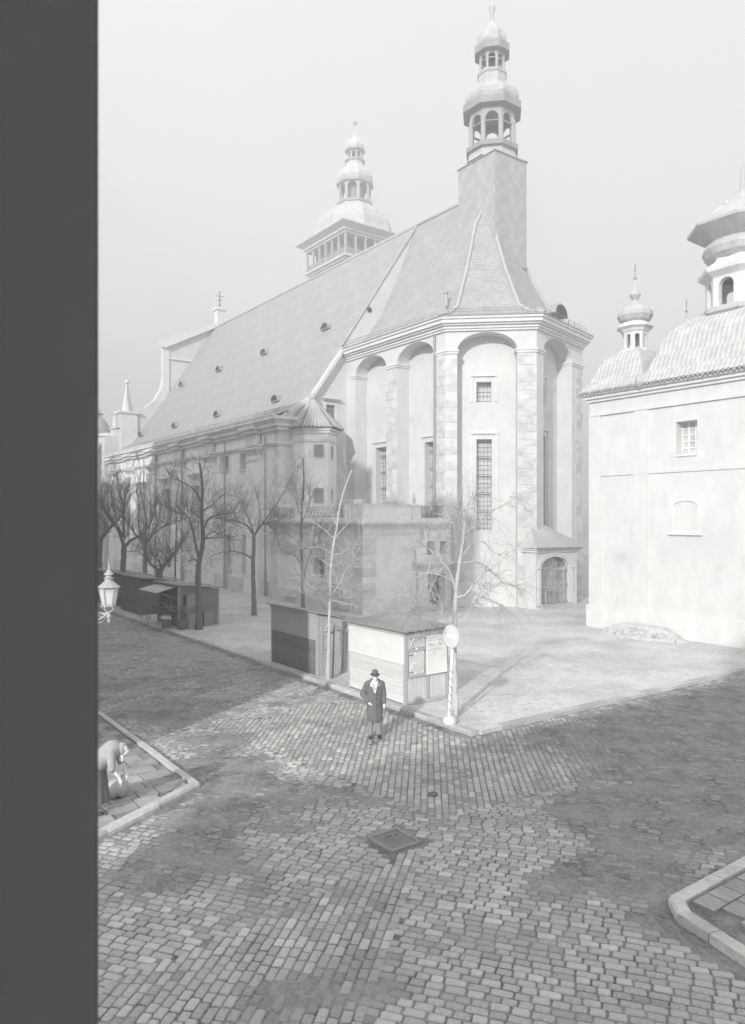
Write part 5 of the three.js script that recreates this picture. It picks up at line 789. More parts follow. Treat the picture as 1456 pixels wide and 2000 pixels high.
function shed(name, label, z0, z1, o) {   // plain shut stalls further along
  const x0 = 14.4, y = G, LF = z1 - z0, F = Fr(x0, z0, 0, 1), S = Fr(x0, z1, 1, 0), LS = 2.3, t = thing(name, label, 'market stall'), R = rng(o.seed), hf = o.h, hb = o.h - 0.25;
  for (let k = 0, n = Math.round(LF / 0.4); k < n; k++) { const a0 = LF * k / n, a1 = LF * (k + 1) / n; mk('front_board', bx(F, a0 + 0.004, a1 - 0.004, y, y + hf - 0.05, -0.03, 0.004 * R()), R() < 0.5 ? MAT.stallDark : M(0.14, { map: TX.woodV }), t); }
  for (let k = 0; k < 8; k++) mk('side_board', bx(S, LS * k / 8 + 0.003, LS * (k + 1) / 8 - 0.003, y, y + hb - 0.02, -0.03, 0.003 * R()), o.side ?? MAT.stallDark, t);
  mk('front_rail', [bx(F, 0.05, LF - 0.05, y + 1.02, y + 1.1, 0.005, 0.05), bx(F, LF * 0.55, LF * 0.55 + 0.08, y, y + hf - 0.06, 0.005, 0.03)], MAT.stallMid, t);
  mk('back_wall', prism([[x0 + 0.04, z0 + 0.01], [x0 + LS, z0 + 0.01], [x0 + LS, z1 - 0.04], [x0 + 0.04, z1 - 0.04]], y, y + hb - 0.1), MAT.stallDark, t);
  const A = V(x0 - 0.15, y + hf, z0 - 0.1), B = V(x0 - 0.15, y + hf, z1 + 0.15), C = V(x0 + LS + 0.2, y + hb, z1 + 0.15), D = V(x0 + LS + 0.2, y + hb, z0 - 0.1), U = (p) => p.clone().add(V(0, 0.06, 0));
  mk('roof', [face(U(A), U(B), U(C), U(D)), face(B, A, D, C), face(A, B, U(B), U(A)), face(B, C, U(C), U(B)), face(C, D, U(D), U(C)), face(D, A, U(A), U(D))], MAT.felt, t);
}
{ const c = gnd(266, 1202, G); shed('market_stall', 'dark shut wooden stall just beyond the open flower stall', c.z - 3.6, c.z, { h: 2.2, seed: 3 }); shed('market_stall', 'dark shut stall farthest along the street, beside the window wall', c.z - 9.8, c.z - 5.3, { h: 2.2, seed: 4 }); }
// ---------------------------------------------------------------- round sign, gas lantern
{
  const p = gnd(878, 1413, G), t = thing('road_sign', 'round pale sign on a spiral striped pole set in a white stone', 'road sign', p);
  mk('base_stone', (() => { const g = new THREE.IcosahedronGeometry(0.21, 2), q = g.attributes.position; for (let i = 0; i < q.count; i++) { const y = q.getY(i); q.setY(i, Math.max(-0.05, y * 0.75 + 0.06)); q.setX(i, q.getX(i) * (1 + 0.15 * Math.sin(q.getZ(i) * 20))); } return g; })(), M(0.75, { map: TX.stone }), t);
  const top = V(0.07, 2.2, 0.05), foot = V(-0.02, 0.1, 0);
  mk('pole', bar(foot, top, 0.042, 12), M(0.74), t);
  const sp = []; for (let k = 0; k <= 90; k++) { const f = 0.04 + 0.62 * k / 90, a = f * 62; sp.push(foot.clone().lerp(top, f).add(V(0.036 * Math.cos(a), 0, 0.036 * Math.sin(a)))); } mk('stripe', tube(sp, [0.017], 4), M(0.22), t);
  const D = new THREE.CylinderGeometry(0.315, 0.315, 0.02, 40).rotateZ(Math.PI / 2);
  mk('disc', D.translate(0.02, 2.42, 0.06), M(0.6, { roughness: 0.7 }), t);
  mk('rim', new THREE.TorusGeometry(0.315, 0.016, 8, 40).rotateY(Math.PI / 2).translate(0.02, 2.42, 0.06), M(0.5), t);
  mk('bar', new THREE.BoxGeometry(0.006, 0.09, 0.4).translate(0.006, 2.42, 0.06), MAT.white2, t);
  mk('clamp', [new THREE.BoxGeometry(0.05, 0.04, 0.12).translate(0.05, 2.25, 0.06), bar(V(0.07, 2.15, 0.06), V(0.07, 2.6, 0.06), 0.03, 8)], M(0.4), t);
}
{
  const c = at(213, 1148, 15.8), t = thing('gas_lantern', 'white glazed gas lantern on a scrolled wall bracket at the left', 'street lamp', V(c.x, 0, c.z)), y = c.y;
  const W = M(0.5, { roughness: 0.6, map: TX.metal }), T = 0.3, hex = (r) => Array.from({ length: 6 }, (_, k) => [r * Math.cos(T + k * Math.PI / 3), r * Math.sin(T + k * Math.PI / 3)]);
  const up = hex(0.205), lo = hex(0.135), yt = y, yb = y - 0.36;
  for (let k = 0; k < 6; k++) { const a = up[k], b = up[(k + 1) % 6], d = lo[k], e = lo[(k + 1) % 6], q = (p, y2, s = 0.96) => V(p[0] * s, y2, p[1] * s);
    mk('glass_pane', tris([q(d, yb), q(e, yb), q(b, yt), q(d, yb), q(b, yt), q(a, yt)]), new THREE.MeshPhysicalMaterial({ color: 0xf4f4f4, transmission: 0.55, roughness: 0.35, thickness: 0, side: THREE.DoubleSide }), t);
    mk('frame_bar', bar(V(a[0], yt, a[1]), V(d[0], yb, d[1]), 0.011), W, t); }
  mk('frame_ring', [lathe([[0.12, yb - 0.035], [0.15, yb - 0.03], [0.15, yb + 0.01], [0.12, yb + 0.012]], 6, 0, 0, Math.PI / 6 - T), lathe([[0.19, yt - 0.01], [0.23, yt - 0.005], [0.235, yt + 0.012], [0.2, yt + 0.015]], 6, 0, 0, Math.PI / 6 - T)], W, t);
  for (const p of lo) mk('knob', ball(p[0] * 1.08, yb - 0.045, p[1] * 1.08, 0.018, 6), W, t);
  mk('hood', lathe([[0.25, yt + 0.015], [0.19, yt + 0.06], [0.12, yt + 0.12], [0.09, yt + 0.15], [0.085, yt + 0.2], [0.115, yt + 0.205], [0.115, yt + 0.215], [0.07, yt + 0.22], [0.066, yt + 0.27], [0.11, yt + 0.285], [0.1, yt + 0.3], [0.04, yt + 0.36], [0.012, yt + 0.4]], 12, 0, 0), W, t);
  mk('finial', tube([V(0, yt + 0.38, 0), V(0.012, yt + 0.43, 0), V(-0.01, yt + 0.5, 0), V(0.004, yt + 0.55, 0)], [0.012, 0.024, 0.012, 0.004], 6), W, t);
  mk('mantle', [new THREE.CylinderGeometry(0.025, 0.03, 0.16, 8).translate(0, yb + 0.16, 0), new THREE.CylinderGeometry(0.012, 0.012, 0.1, 6).translate(0, yb + 0.03, 0)], MAT.white2, t);
  const rt = V(CS, 0, SN);
  mk('yoke', tube(smooth([rt.clone().multiplyScalar(-0.1).setY(yb - 0.02), rt.clone().multiplyScalar(-0.09).setY(yb - 0.11), V(0, yb - 0.16, 0), rt.clone().multiplyScalar(0.09).setY(yb - 0.11), rt.clone().multiplyScalar(0.1).setY(yb - 0.02)], 16), [0.014], 6), W, t);
  const wall = V(3.6 - c.x, 0, 0), X = wall.x, ya = yb - 0.2, zq = -17.3 - c.z;
  mk('bracket', [bar(V(0.06, ya, 0), V(X, ya, zq), 0.028, 8), lathe([[0.01, ya - 0.2], [0.03, ya - 0.15], [0.025, ya - 0.1], [0.05, ya - 0.06], [0.04, ya], [0.05, ya + 0.03], [0.02, ya + 0.05]], 8), tube(Array.from({ length: 28 }, (_, k) => { const a = k / 27 * 9, r = 0.035 + 0.012 * a; return V(-0.16 + r * Math.cos(a), ya - 0.1 + r * Math.sin(a), zq * 0.12); }), [0.016], 5), tube(smooth([V(-0.06, ya - 0.02, 0), V(-0.3, ya - 0.2, zq * 0.2), V(-0.6, ya - 0.12, zq * 0.5), V(X, ya - 0.5, zq)], 20), [0.018], 6)], W, t);
  mk('wall_plate', new THREE.BoxGeometry(0.04, 0.7, 0.14).translate(X + 0.02, ya - 0.25, zq), W, t);
}

// ---------------------------------------------------------------- bare trees
function tree(name, label, o) {   // o.trunk: sighted points; o.r: radii; o.limbs: [[points...], r0, depth shift at the tip]; o.d depth
  const t = thing(name, label, 'tree', V(0, 0, 0), 0, o.group), R = rng(o.seed), D = o.d, mat = o.mat, tw = [];
  const P = (p, dz = 0) => at(p[0], p[1], D + dz);
  const tp = o.trunk.map((p, i) => { const q = P(p); if (i === 0) q.y = G - 0.05; return q; });
  const tc = smooth(tp, 18), n = tc.length; const tr = tc.map((_, i) => { const f = i / (n - 1); return o.r[0] + (o.r[1] - o.r[0]) * Math.pow(f, o.young ? 0.6 : 1) + (f < 0.06 ? o.r[0] * 0.35 * (1 - f / 0.06) : 0); });
  mk('trunk', tube(tc.map((p, i) => p.clone().add(V((R() - 0.5) * o.r[1] * 0.3, 0, (R() - 0.5) * o.r[1] * 0.3))), tr, 10), mat, t);
  const dens = 1.3 * (o.dens ?? 1), up = o.up ?? 0.25, tl = o.tl ?? 1;
  function twig(p, dir, len, r, lev) {
    const k = 4, pts = [p.clone()], d = dir.clone();
    for (let i = 0; i < k; i++) { d.add(V((R() - 0.5) * 0.45, (R() - 0.5) * 0.35 + up * 0.25, (R() - 0.5) * 0.45)).normalize(); pts.push(pts[i].clone().addScaledVector(d, len / k)); }
    tw.push(tube(pts, [r, r * 0.85, r * 0.7, r * 0.5, r * 0.3], 3, false));
    if (lev > 0) for (let i = 1; i <= k; i++) for (let m = 0; m < 2; m++) if (R() < 0.75) { const dd = d.clone().add(V(R() - 0.5, R() - 0.5 + up * 0.3, R() - 0.5).multiplyScalar(1.9)).normalize(); twig(pts[i], dd, len * (0.35 + 0.35 * R()), r * 0.6, lev - 1); }
  }
  const dress = (c, r0, f0) => { const L = c.length; for (let i = Math.floor(L * f0); i < L; i++) { const cnt = (0.55 + 0.75 * (i / L)) * dens; for (let m = 0; m < 3; m++) if (R() < cnt / 3 * 1.6) { const tan = c[Math.min(i + 1, L - 1)].clone().sub(c[Math.max(0, i - 1)]).normalize(); const dd = tan.multiplyScalar(0.5).add(V(R() - 0.5, R() - 0.5 + up * 0.6, R() - 0.5).multiplyScalar(2)).normalize(); twig(c[i], dd, (0.5 + 0.95 * R()) * tl, Math.max(0.007, r0 * 0.16), R() < 0.15 ? 2 : R() < 0.7 ? 1 : 0); } } };
  o.limbs.forEach(([pts, r0, dz], li) => {
    const side = dz ?? (R() - 0.5) * 2.4, q = pts.map((p, i) => P(p, side * i / (pts.length - 1))); const c = smooth(q, 16);
    c.forEach((p, i) => { if (i > 1) p.add(V((R() - 0.5) * 0.03, (R() - 0.5) * 0.04, (R() - 0.5) * 0.03)); });
    mk('limb', tube(c, c.map((_, i) => (o.young ? 0.8 : 1) * r0 * (1 - 0.8 * i / (c.length - 1))), 7), mat, t); dress(c, r0, 0.25);
  });
  if (o.top) dress(tc.slice(Math.floor(n * o.top)), o.r[1] * 1.5, 0);
  if (tw.length) stuff(mk('twigs', tw, mat, t));
  return t;
}
const dp = (x, y) => FL * (EYE - G) / (y - PY);
tree('bare_tree', 'bare dark tree with spreading level crown standing alone near the church wall', { d: dp(497, 1201), seed: 101, mat: MAT.barkMid, r: [0.15, 0.1], trunk: [[497, 1201], [496, 1150], [495, 1100], [497, 1043]], limbs: [[[[497, 1046], [482, 1026], [455, 1016], [425, 1010]], 0.075], [[[497, 1046], [513, 1024], [532, 1019], [549, 1013]], 0.07], [[[512, 1024], [530, 1000], [558, 955], [577, 915]], 0.05], [[[493, 1090], [472, 1080], [452, 1076], [430, 1080], [408, 1088]], 0.06], [[[497, 1046], [489, 1022], [480, 1000], [470, 978]], 0.055], [[[498, 1044], [507, 1020], [506, 985], [500, 960]], 0.045], [[[520, 1022], [535, 1035], [542, 1052], [548, 1075]], 0.035]], dens: 1.1 });
tree('bare_tree', 'tall bare tree with a straight leader standing by the flower stall', { d: dp(389, 1229), seed: 102, mat: MAT.barkDark, r: [0.17, 0.05], trunk: [[389, 1229], [388, 1170], [388, 1105], [397, 1058], [394, 1000], [396, 950], [390, 905]], limbs: [[[[389, 1092], [376, 1035], [366, 1008], [350, 1004]], 0.07], [[[396, 1036], [412, 1010], [440, 1004], [474, 999]], 0.055], [[[398, 1052], [420, 1050], [446, 1051]], 0.045], [[[395, 1000], [415, 985], [440, 963]], 0.045], [[[394, 982], [378, 955], [350, 938], [335, 934]], 0.05], [[[388, 1098], [378, 1092], [371, 1098]], 0.045], [[[397, 1058], [412, 1040], [432, 1044]], 0.04], [[[395, 1015], [376, 1000], [355, 985]], 0.035], [[[366, 1010], [340, 1022], [315, 1032], [300, 1045]], 0.03], [[[394, 1020], [420, 1012], [450, 1020], [470, 1030]], 0.03]], top: 0.65, dens: 1.15 });
tree('bare_tree', 'low pollarded tree with stubby forked limbs rising over the stall roof', { d: 44.5, seed: 103, mat: MAT.barkDark, r: [0.26, 0.2], trunk: [[311, 1200], [311, 1150], [312, 1114]], limbs: [[[[311, 1116], [301, 1106], [288, 1097]], 0.12], [[[314, 1114], [325, 1100], [341, 1082]], 0.15], [[[316, 1108], [308, 1093], [298, 1083]], 0.08], [[[313, 1110], [313, 1090], [320, 1070]], 0.04]], dens: 0.7, up: 0.5 });
tree('bare_tree', 'bare tree with upright forked limbs standing behind the shut stalls', { d: 59, seed: 104, mat: MAT.barkMid, r: [0.19, 0.15], trunk: [[284, 1160], [284, 1110], [284, 1062]], limbs: [[[[284, 1064], [272, 1032], [271, 985], [267, 958]], 0.08], [[[284, 1064], [299, 1040], [312, 1010], [318, 955]], 0.1], [[[283, 1064], [262, 1040], [240, 1005], [213, 975]], 0.1], [[[285, 1062], [308, 1036], [335, 1020], [358, 1007]], 0.08], [[[284, 1060], [286, 1015], [276, 965], [274, 905]], 0.07], [[[286, 1060], [292, 1030], [295, 990], [290, 940]], 0.06]], dens: 1.15, up: 0.5 });
tree('bare_tree', 'thick bare tree with heavy crooked limbs left of the shut stalls', { d: 49.5, seed: 105, mat: MAT.barkDark, r: [0.2, 0.17], trunk: [[241, 1180], [241, 1120], [243, 1064]], limbs: [[[[244, 1068], [256, 1055], [278, 1044], [298, 1012], [305, 982]], 0.12], [[[242, 1064], [229, 1032], [212, 1010], [200, 986]], 0.12], [[[242, 1050], [242, 1005], [244, 960]], 0.11], [[[243, 1056], [250, 1040], [252, 1022]], 0.05], [[[241, 1050], [226, 1010], [219, 970], [214, 930]], 0.05], [[[242, 990], [232, 960], [230, 930]], 0.05], [[[246, 1078], [262, 1077], [280, 1083]], 0.04], [[[225, 1022], [212, 1032], [202, 1048]], 0.06]], dens: 1.1, up: 0.5 });
tree('bare_tree', 'bare tree partly hidden behind the dark window wall at far left', { d: 54, seed: 106, mat: MAT.barkDark, r: [0.24, 0.2], trunk: [[194, 1170], [194, 1100], [196, 1056]], limbs: [[[[197, 1058], [212, 1036], [236, 1010], [246, 985]], 0.1], [[[197, 1052], [203, 1040], [206, 1020]], 0.08], [[[196, 1056], [190, 1030], [198, 990], [210, 960]], 0.07]], dens: 1.1, up: 0.5 });
tree('bare_tree', 'slim straight bare tree between the pollard and the tall tree', { d: 63, seed: 107, mat: MAT.barkMid, r: [0.1, 0.03], trunk: [[342, 1150], [343, 1090], [345, 1030], [344, 985], [350, 945]], limbs: [[[[344, 1075], [356, 1060], [372, 1050]], 0.04], [[[345, 1040], [355, 1010], [362, 985]], 0.04], [[[345, 1025], [335, 1000], [330, 970]], 0.04], [[[343, 1085], [360, 1075], [378, 1078]], 0.03]], top: 0.5, dens: 1.2, up: 0.4 });
tree('bare_tree', 'slender bare tree growing close against the annex wall beside its window', { d: 45.5, seed: 108, mat: MAT.barkMid, r: [0.12, 0.03], trunk: [[593, 1190], [591, 1120], [589, 1060], [590, 1000], [594, 940], [592, 895]], limbs: [[[[594, 1135], [601, 1095], [612, 1068], [618, 1045], [622, 1030]], 0.05, -0.4], [[[589, 1100], [575, 1085], [562, 1080]], 0.035, -0.5], [[[589, 1060], [572, 1050], [555, 1040], [540, 1040]], 0.04, -0.6], [[[590, 1010], [580, 985], [578, 955]], 0.035, -0.4], [[[590, 1020], [602, 990], [606, 955]], 0.035, -0.4], [[[589, 1075], [605, 1068], [622, 1064]], 0.03, -0.6]], top: 0.55, dens: 1.2, up: 0.35 });
tree('young_tree', 'thin pale young tree staked at the kerb before the half shaded booth', { d: dp(642, 1326), seed: 109, young: 1, mat: MAT.barkPale, r: [0.085, 0.018], tl: 0.75, trunk: [[641, 1326], [643, 1250], [645, 1150], [650, 1075], [658, 1030], [665, 985], [675, 950], [688, 918]], limbs: [[[[654, 1052], [635, 1036], [616, 1022], [597, 1017]], 0.03], [[[655, 1052], [675, 1027], [692, 1014], [712, 1003]], 0.034], [[[645, 1166], [663, 1140], [680, 1108], [706, 1087]], 0.036], [[[650, 1083], [630, 1071], [606, 1069], [583, 1071]], 0.026], [[[647, 1107], [631, 1096], [618, 1086]], 0.026], [[[645, 1176], [631, 1155], [618, 1148]], 0.024], [[[644, 1196], [634, 1174], [618, 1166], [600, 1160]], 0.02], [[[645, 1172], [665, 1176], [705, 1186]], 0.022], [[[650, 1085], [680, 1075], [706, 1067]], 0.02], [[[647, 1108], [668, 1100], [692, 1105]], 0.02], [[[646, 1130], [626, 1124], [600, 1126], [575, 1128], [560, 1122]], 0.018], [[[645, 1145], [665, 1148], [690, 1165], [700, 1162]], 0.018], [[[658, 1028], [650, 1010], [648, 990]], 0.016]], top: 0.6, dens: 0.6, up: 0.35 });
{ const a = gnd(650, 1323, G), s = thing('tree_stake', 'thin wooden stake tied beside the pale young tree', 'stake', V(a.x, G, a.z)); mk('post', bar(V(0, -0.05, 0), V(0.06, 1.85, 0.02), 0.035, 6), MAT.stallLight, s); mk('tie', new THREE.TorusGeometry(0.1, 0.012, 5, 14).rotateX(Math.PI / 2).translate(-0.06, 1.6, 0), MAT.dark, s); }
tree('weeping_tree', 'pale barked tree with drooping branches rising behind the round sign', { d: dp(889, 1394), seed: 110, young: 1, mat: MAT.barkPale, r: [0.115, 0.03], tl: 0.8, up: -0.15, trunk: [[889, 1394], [889, 1340], [887, 1270], [889, 1200], [892, 1145], [897, 1105], [904, 1060], [908, 1020], [904, 985]], limbs: [[[[890, 1152], [882, 1122], [868, 1103], [846, 1080], [826, 1058], [815, 1042]], 0.05, -0.6], [[[895, 1136], [862, 1124], [835, 1118], [812, 1130], [790, 1145]], 0.03, -0.7], [[[893, 1168], [911, 1160], [926, 1140], [944, 1120], [954, 1113], [985, 1138], [1010, 1142]], 0.055, 0.6], [[[900, 1088], [922, 1064], [944, 1059], [968, 1080], [992, 1084]], 0.03, 0.8], [[[905, 1047], [925, 1030], [950, 1006], [985, 985], [1003, 966]], 0.03, 0.7], [[[897, 1100], [930, 1097], [956, 1112], [982, 1135]], 0.024, 0.5], [[[895, 1162], [932, 1164], [960, 1172], [982, 1182]], 0.028, 0.8], [[[907, 1030], [900, 1004], [889, 990]], 0.024], [[[908, 1022], [914, 990], [924, 972], [931, 966]], 0.024], [[[868, 1104], [850, 1130], [832, 1168], [814, 1198]], 0.022, -0.6], [[[846, 1082], [836, 1120], [833, 1150], [846, 1182]], 0.022, -0.5], [[[872, 1108], [868, 1075], [880, 1030], [884, 1000]], 0.024, -0.5], [[[850, 1086], [838, 1060], [842, 1030]], 0.018, -0.5], [[[860, 1098], [842, 1140], [850, 1170], [868, 1185]], 0.018, -0.9], [[[944, 1122], [936, 1150], [930, 1178]], 0.018, 0.6]], top: 0.55, dens: 0.85 });

// ---------------------------------------------------------------- people
function nets(f, lo, hi, h) {   // a smooth closed skin round f < 0 (naive surface nets)
  const n = [0, 1, 2].map((k) => Math.ceil((hi[k] - lo[k]) / h) + 2), [nx, ny, nz] = n, v = new Float32Array(nx * ny * nz), id = (i, j, k) => i + nx * (j + ny * k);
  for (let k = 0; k < nz; k++) for (let j = 0; j < ny; j++) for (let i = 0; i < nx; i++) v[id(i, j, k)] = f(lo[0] + i * h, lo[1] + j * h, lo[2] + k * h);
  const vi = new Int32Array(nx * ny * nz).fill(-1), pos = [], idx = [], C = [[0, 0, 0], [1, 0, 0], [0, 1, 0], [1, 1, 0], [0, 0, 1], [1, 0, 1], [0, 1, 1], [1, 1, 1]], E = [[0, 1], [2, 3], [4, 5], [6, 7], [0, 2], [1, 3], [4, 6], [5, 7], [0, 4], [1, 5], [2, 6], [3, 7]];
  for (let k = 0; k < nz - 1; k++) for (let j = 0; j < ny - 1; j++) for (let i = 0; i < nx - 1; i++) {
    const s = C.map((c) => v[id(i + c[0], j + c[1], k + c[2])]); let x = 0, y = 0, z = 0, m = 0;
    for (const [a, b] of E) if (s[a] < 0 !== s[b] < 0) { const t = s[a] / (s[a] - s[b]); x += C[a][0] + t * (C[b][0] - C[a][0]); y += C[a][1] + t * (C[b][1] - C[a][1]); z += C[a][2] + t * (C[b][2] - C[a][2]); m++; }
    if (m) { vi[id(i, j, k)] = pos.length / 3; pos.push(lo[0] + (i + x / m) * h, lo[1] + (j + y / m) * h, lo[2] + (k + z / m) * h); }
  }
  const quad = (a, b, c, d, fl) => { if (Math.min(a, b, c, d) < 0) return; if (fl) idx.push(a, c, b, a, d, c); else idx.push(a, b, c, a, c, d); };
  for (let k = 1; k < nz - 1; k++) for (let j = 1; j < ny - 1; j++) for (let i = 1; i < nx - 1; i++) {
    const a = v[id(i, j, k)] < 0;
    if (a !== v[id(i + 1, j, k)] < 0) quad(vi[id(i, j - 1, k - 1)], vi[id(i, j, k - 1)], vi[id(i, j, k)], vi[id(i, j - 1, k)], !a);
    if (a !== v[id(i, j + 1, k)] < 0) quad(vi[id(i - 1, j, k - 1)], vi[id(i - 1, j, k)], vi[id(i, j, k)], vi[id(i, j, k - 1)], !a);
    if (a !== v[id(i, j, k + 1)] < 0) quad(vi[id(i - 1, j - 1, k)], vi[id(i, j - 1, k)], vi[id(i, j, k)], vi[id(i - 1, j, k)], !a);
  }
  const g = new THREE.BufferGeometry(); g.setAttribute('position', new THREE.Float32BufferAttribute(pos, 3)); g.setIndex(idx); g.computeVertexNormals(); return g;
}
const smin = (a, b, k) => { const h = clamp(0.5 + 0.5 * (b - a) / k); return b + (a - b) * h - k * h * (1 - h); };
const cap = (a, b, ra, rb) => { const d = [b[0] - a[0], b[1] - a[1], b[2] - a[2]], L = d[0] ** 2 + d[1] ** 2 + d[2] ** 2 + 1e-9; return (x, y, z) => { const q = [x - a[0], y - a[1], z - a[2]], t = clamp((q[0] * d[0] + q[1] * d[1] + q[2] * d[2]) / L); return Math.hypot(q[0] - d[0] * t, q[1] - d[1] * t, q[2] - d[2] * t) - (ra + (rb - ra) * t); }; };
const ell = (c, r) => (x, y, z) => { const k = Math.hypot((x - c[0]) / r[0], (y - c[1]) / r[1], (z - c[2]) / r[2]); return (k - 1) * Math.min(...r); };
const cone = (y0, y1, a, b, c0 = [0, 0], c1 = [0, 0]) => (x, y, z) => { const t = clamp((y - y0) / (y1 - y0)), w = a[0] + (b[0] - a[0]) * t, q = a[1] + (b[1] - a[1]) * t, cx = c0[0] + (c1[0] - c0[0]) * t, cz = c0[1] + (c1[1] - c0[1]) * t; return Math.max((Math.hypot((x - cx) / w, (z - cz) / q) - 1) * Math.min(w, q), y0 - y, y - y1); };
const uni = (list, k) => (x, y, z) => { let m = 9; for (const f of list) m = smin(m, f(x, y, z), k); return m; };
function handAt(w, dir, side, curl) { // palm, four fingers and thumb as chains from the wrist
  const u = V(...dir).normalize(), s = V(side, 0, 0), n = u.clone().cross(s).normalize(), A = (a, b, c) => V(...w).addScaledVector(u, a).addScaledVector(s, b).addScaledVector(n, c).toArray(), L = [cap(A(0, 0, 0), A(0.085, 0.008, 0), 0.026, 0.03), cap(A(0.05, -0.015, 0), A(0.09, -0.025, 0), 0.022, 0.018)];
  [[0.03, 0.068], [0.01, 0.078], [-0.011, 0.072], [-0.03, 0.056]].forEach(([b, l]) => { L.push(cap(A(0.085, b, 0), A(0.085 + l * 0.5, b, curl * 0.3), 0.0095, 0.009), cap(A(0.085 + l * 0.5, b, curl * 0.3), A(0.085 + l * 0.9, b * 0.95, curl), 0.009, 0.0075)); });
  L.push(cap(A(0.03, 0.03, 0), A(0.065, 0.052, curl * 0.5), 0.012, 0.01), cap(A(0.065, 0.052, curl * 0.5), A(0.095, 0.05, curl * 0.9), 0.0095, 0.008)); return uni(L, 0.006);
}
function headGeo(c, R0 = 1) { // skull, jaw, nose, brow, ears, neck
  const [x, y, z] = c, f = uni([ell([x, y + 0.02, z - 0.012], [0.076, 0.1, 0.094]), ell([x, y - 0.055, z + 0.022], [0.056, 0.06, 0.066]), cap([x, y + 0.015, z + 0.084], [x, y - 0.02, z + 0.1], 0.008, 0.013), cap([x - 0.03, y + 0.028, z + 0.074], [x + 0.03, y + 0.028, z + 0.074], 0.012, 0.012), ell([x - 0.078, y - 0.005, z - 0.005], [0.012, 0.03, 0.02]), ell([x + 0.078, y - 0.005, z - 0.005], [0.012, 0.03, 0.02]), cap([x, y - 0.06, z - 0.02], [x, y - 0.2, z - 0.035], 0.054, 0.06), cap([x - 0.02, y - 0.056, z + 0.083], [x + 0.02, y - 0.056, z + 0.083], 0.009, 0.009)], 0.018);
  return nets(f, [x - 0.11, y - 0.22, z - 0.13], [x + 0.11, y + 0.14, z + 0.13], 0.006);
}
{   // man in overcoat and hat
  const p = gnd(732, 1440, 0), t = thing('person', 'man in long dark overcoat and felt hat standing on the sunlit setts', 'person', V(p.x, 0.0, p.z), Math.atan2(-SN, CS) + 0.12);
  const hc = [0.01, 1.615, 0.035];
  const legs = uni([cap([-0.1, 0.9, 0], [-0.1, 0.48, 0.02], 0.08, 0.058), cap([-0.1, 0.48, 0.02], [-0.11, 0.08, 0.0], 0.055, 0.038), cap([0.1, 0.9, 0], [0.1, 0.48, 0.02], 0.08, 0.058), cap([0.1, 0.48, 0.02], [0.11, 0.08, -0.02], 0.055, 0.038), cap([0, 0.95, 0], [0, 1.4, 0], 0.13, 0.14), cap([-0.17, 1.43, -0.01], [-0.29, 1.14, -0.05], 0.05, 0.04), cap([-0.29, 1.14, -0.05], [-0.2, 0.97, 0.12], 0.038, 0.028), cap([0.17, 1.43, -0.01], [0.235, 1.14, -0.04], 0.05, 0.04), cap([0.235, 1.14, -0.04], [0.245, 0.89, 0.05], 0.038, 0.027)], 0.03);
  const body = nets(legs, [-0.36, 0.02, -0.2], [0.36, 1.55, 0.24], 0.016);
  mk('body', [body, headGeo(hc), nets(handAt([-0.2, 0.97, 0.12], [0.75, -0.55, 0.2], -0.6, 0.02), [-0.3, 0.8, 0.0], [0.06, 1.1, 0.26], 0.005), nets(handAt([0.245, 0.89, 0.05], [0.02, -1, 0.15], 0.25, -0.035), [0.12, 0.66, -0.08], [0.36, 0.94, 0.2], 0.005)], MAT.skin, t);
  const coat = uni([cone(0.44, 0.98, [0.225, 0.165], [0.195, 0.145]), cone(0.96, 1.36, [0.195, 0.145], [0.215, 0.14], [0, 0], [0, -0.01]), cap([-0.16, 1.42, -0.015], [0.16, 1.42, -0.015], 0.085, 0.085), cap([-0.2, 1.4, -0.01], [-0.305, 1.14, -0.05], 0.08, 0.072), cap([-0.305, 1.14, -0.05], [-0.2, 0.985, 0.11], 0.07, 0.056), cap([0.2, 1.4, -0.01], [0.25, 1.14, -0.04], 0.08, 0.07), cap([0.25, 1.14, -0.04], [0.252, 0.92, 0.03], 0.066, 0.056), cap([0, 1.44, -0.02], [0, 1.5, -0.03], 0.09, 0.08)], 0.035);
  const wob = (x, y, z) => coat(x, y, z) + 0.006 * Math.sin(x * 34 + y * 5) * clamp((1.0 - y) * 1.6) + 0.004 * Math.sin(y * 38 + x * 22) * (Math.abs(x) > 0.2 ? 1 : 0.3);
  const cut = (x, y, z) => Math.max(wob(x, y, z), Math.min(0.44 - y + 0.012, 0.05) > 0 ? 0.44 - y : -1, -(ell(hc, [0.06, 0.2, 0.075])(x, y, z)));
  mk('overcoat', nets(cut, [-0.42, 0.4, -0.24], [0.38, 1.58, 0.26], 0.0125), MAT.coat, t);
  mk('collar', [tube(smooth([V(-0.085, 1.5, -0.06), V(-0.1, 1.515, 0.02), V(-0.06, 1.44, 0.115), V(-0.005, 1.3, 0.155)], 14), [0.03, 0.032, 0.034, 0.034, 0.03, 0.022, 0.01], 7), tube(smooth([V(0.1, 1.5, -0.06), V(0.115, 1.515, 0.02), V(0.08, 1.44, 0.115), V(0.03, 1.24, 0.155)], 14), [0.03, 0.032, 0.036, 0.036, 0.03, 0.022, 0.01], 7), tube(smooth([V(-0.085, 1.5, -0.06), V(0, 1.53, -0.1), V(0.1, 1.5, -0.06)], 8), [0.032], 7)], MAT.coat, t);
  mk('coat_edge', [tube(smooth([V(0.03, 1.24, 0.148), V(0.035, 0.95, 0.15), V(0.045, 0.46, 0.168)], 10), [0.008], 5), tube([V(-0.24, 0.965, 0.085), V(-0.15, 0.93, 0.125)], [0.012], 5), tube([V(0.15, 0.98, 0.11), V(0.19, 0.86, 0.12)], [0.01], 5)], M(0.07), t);
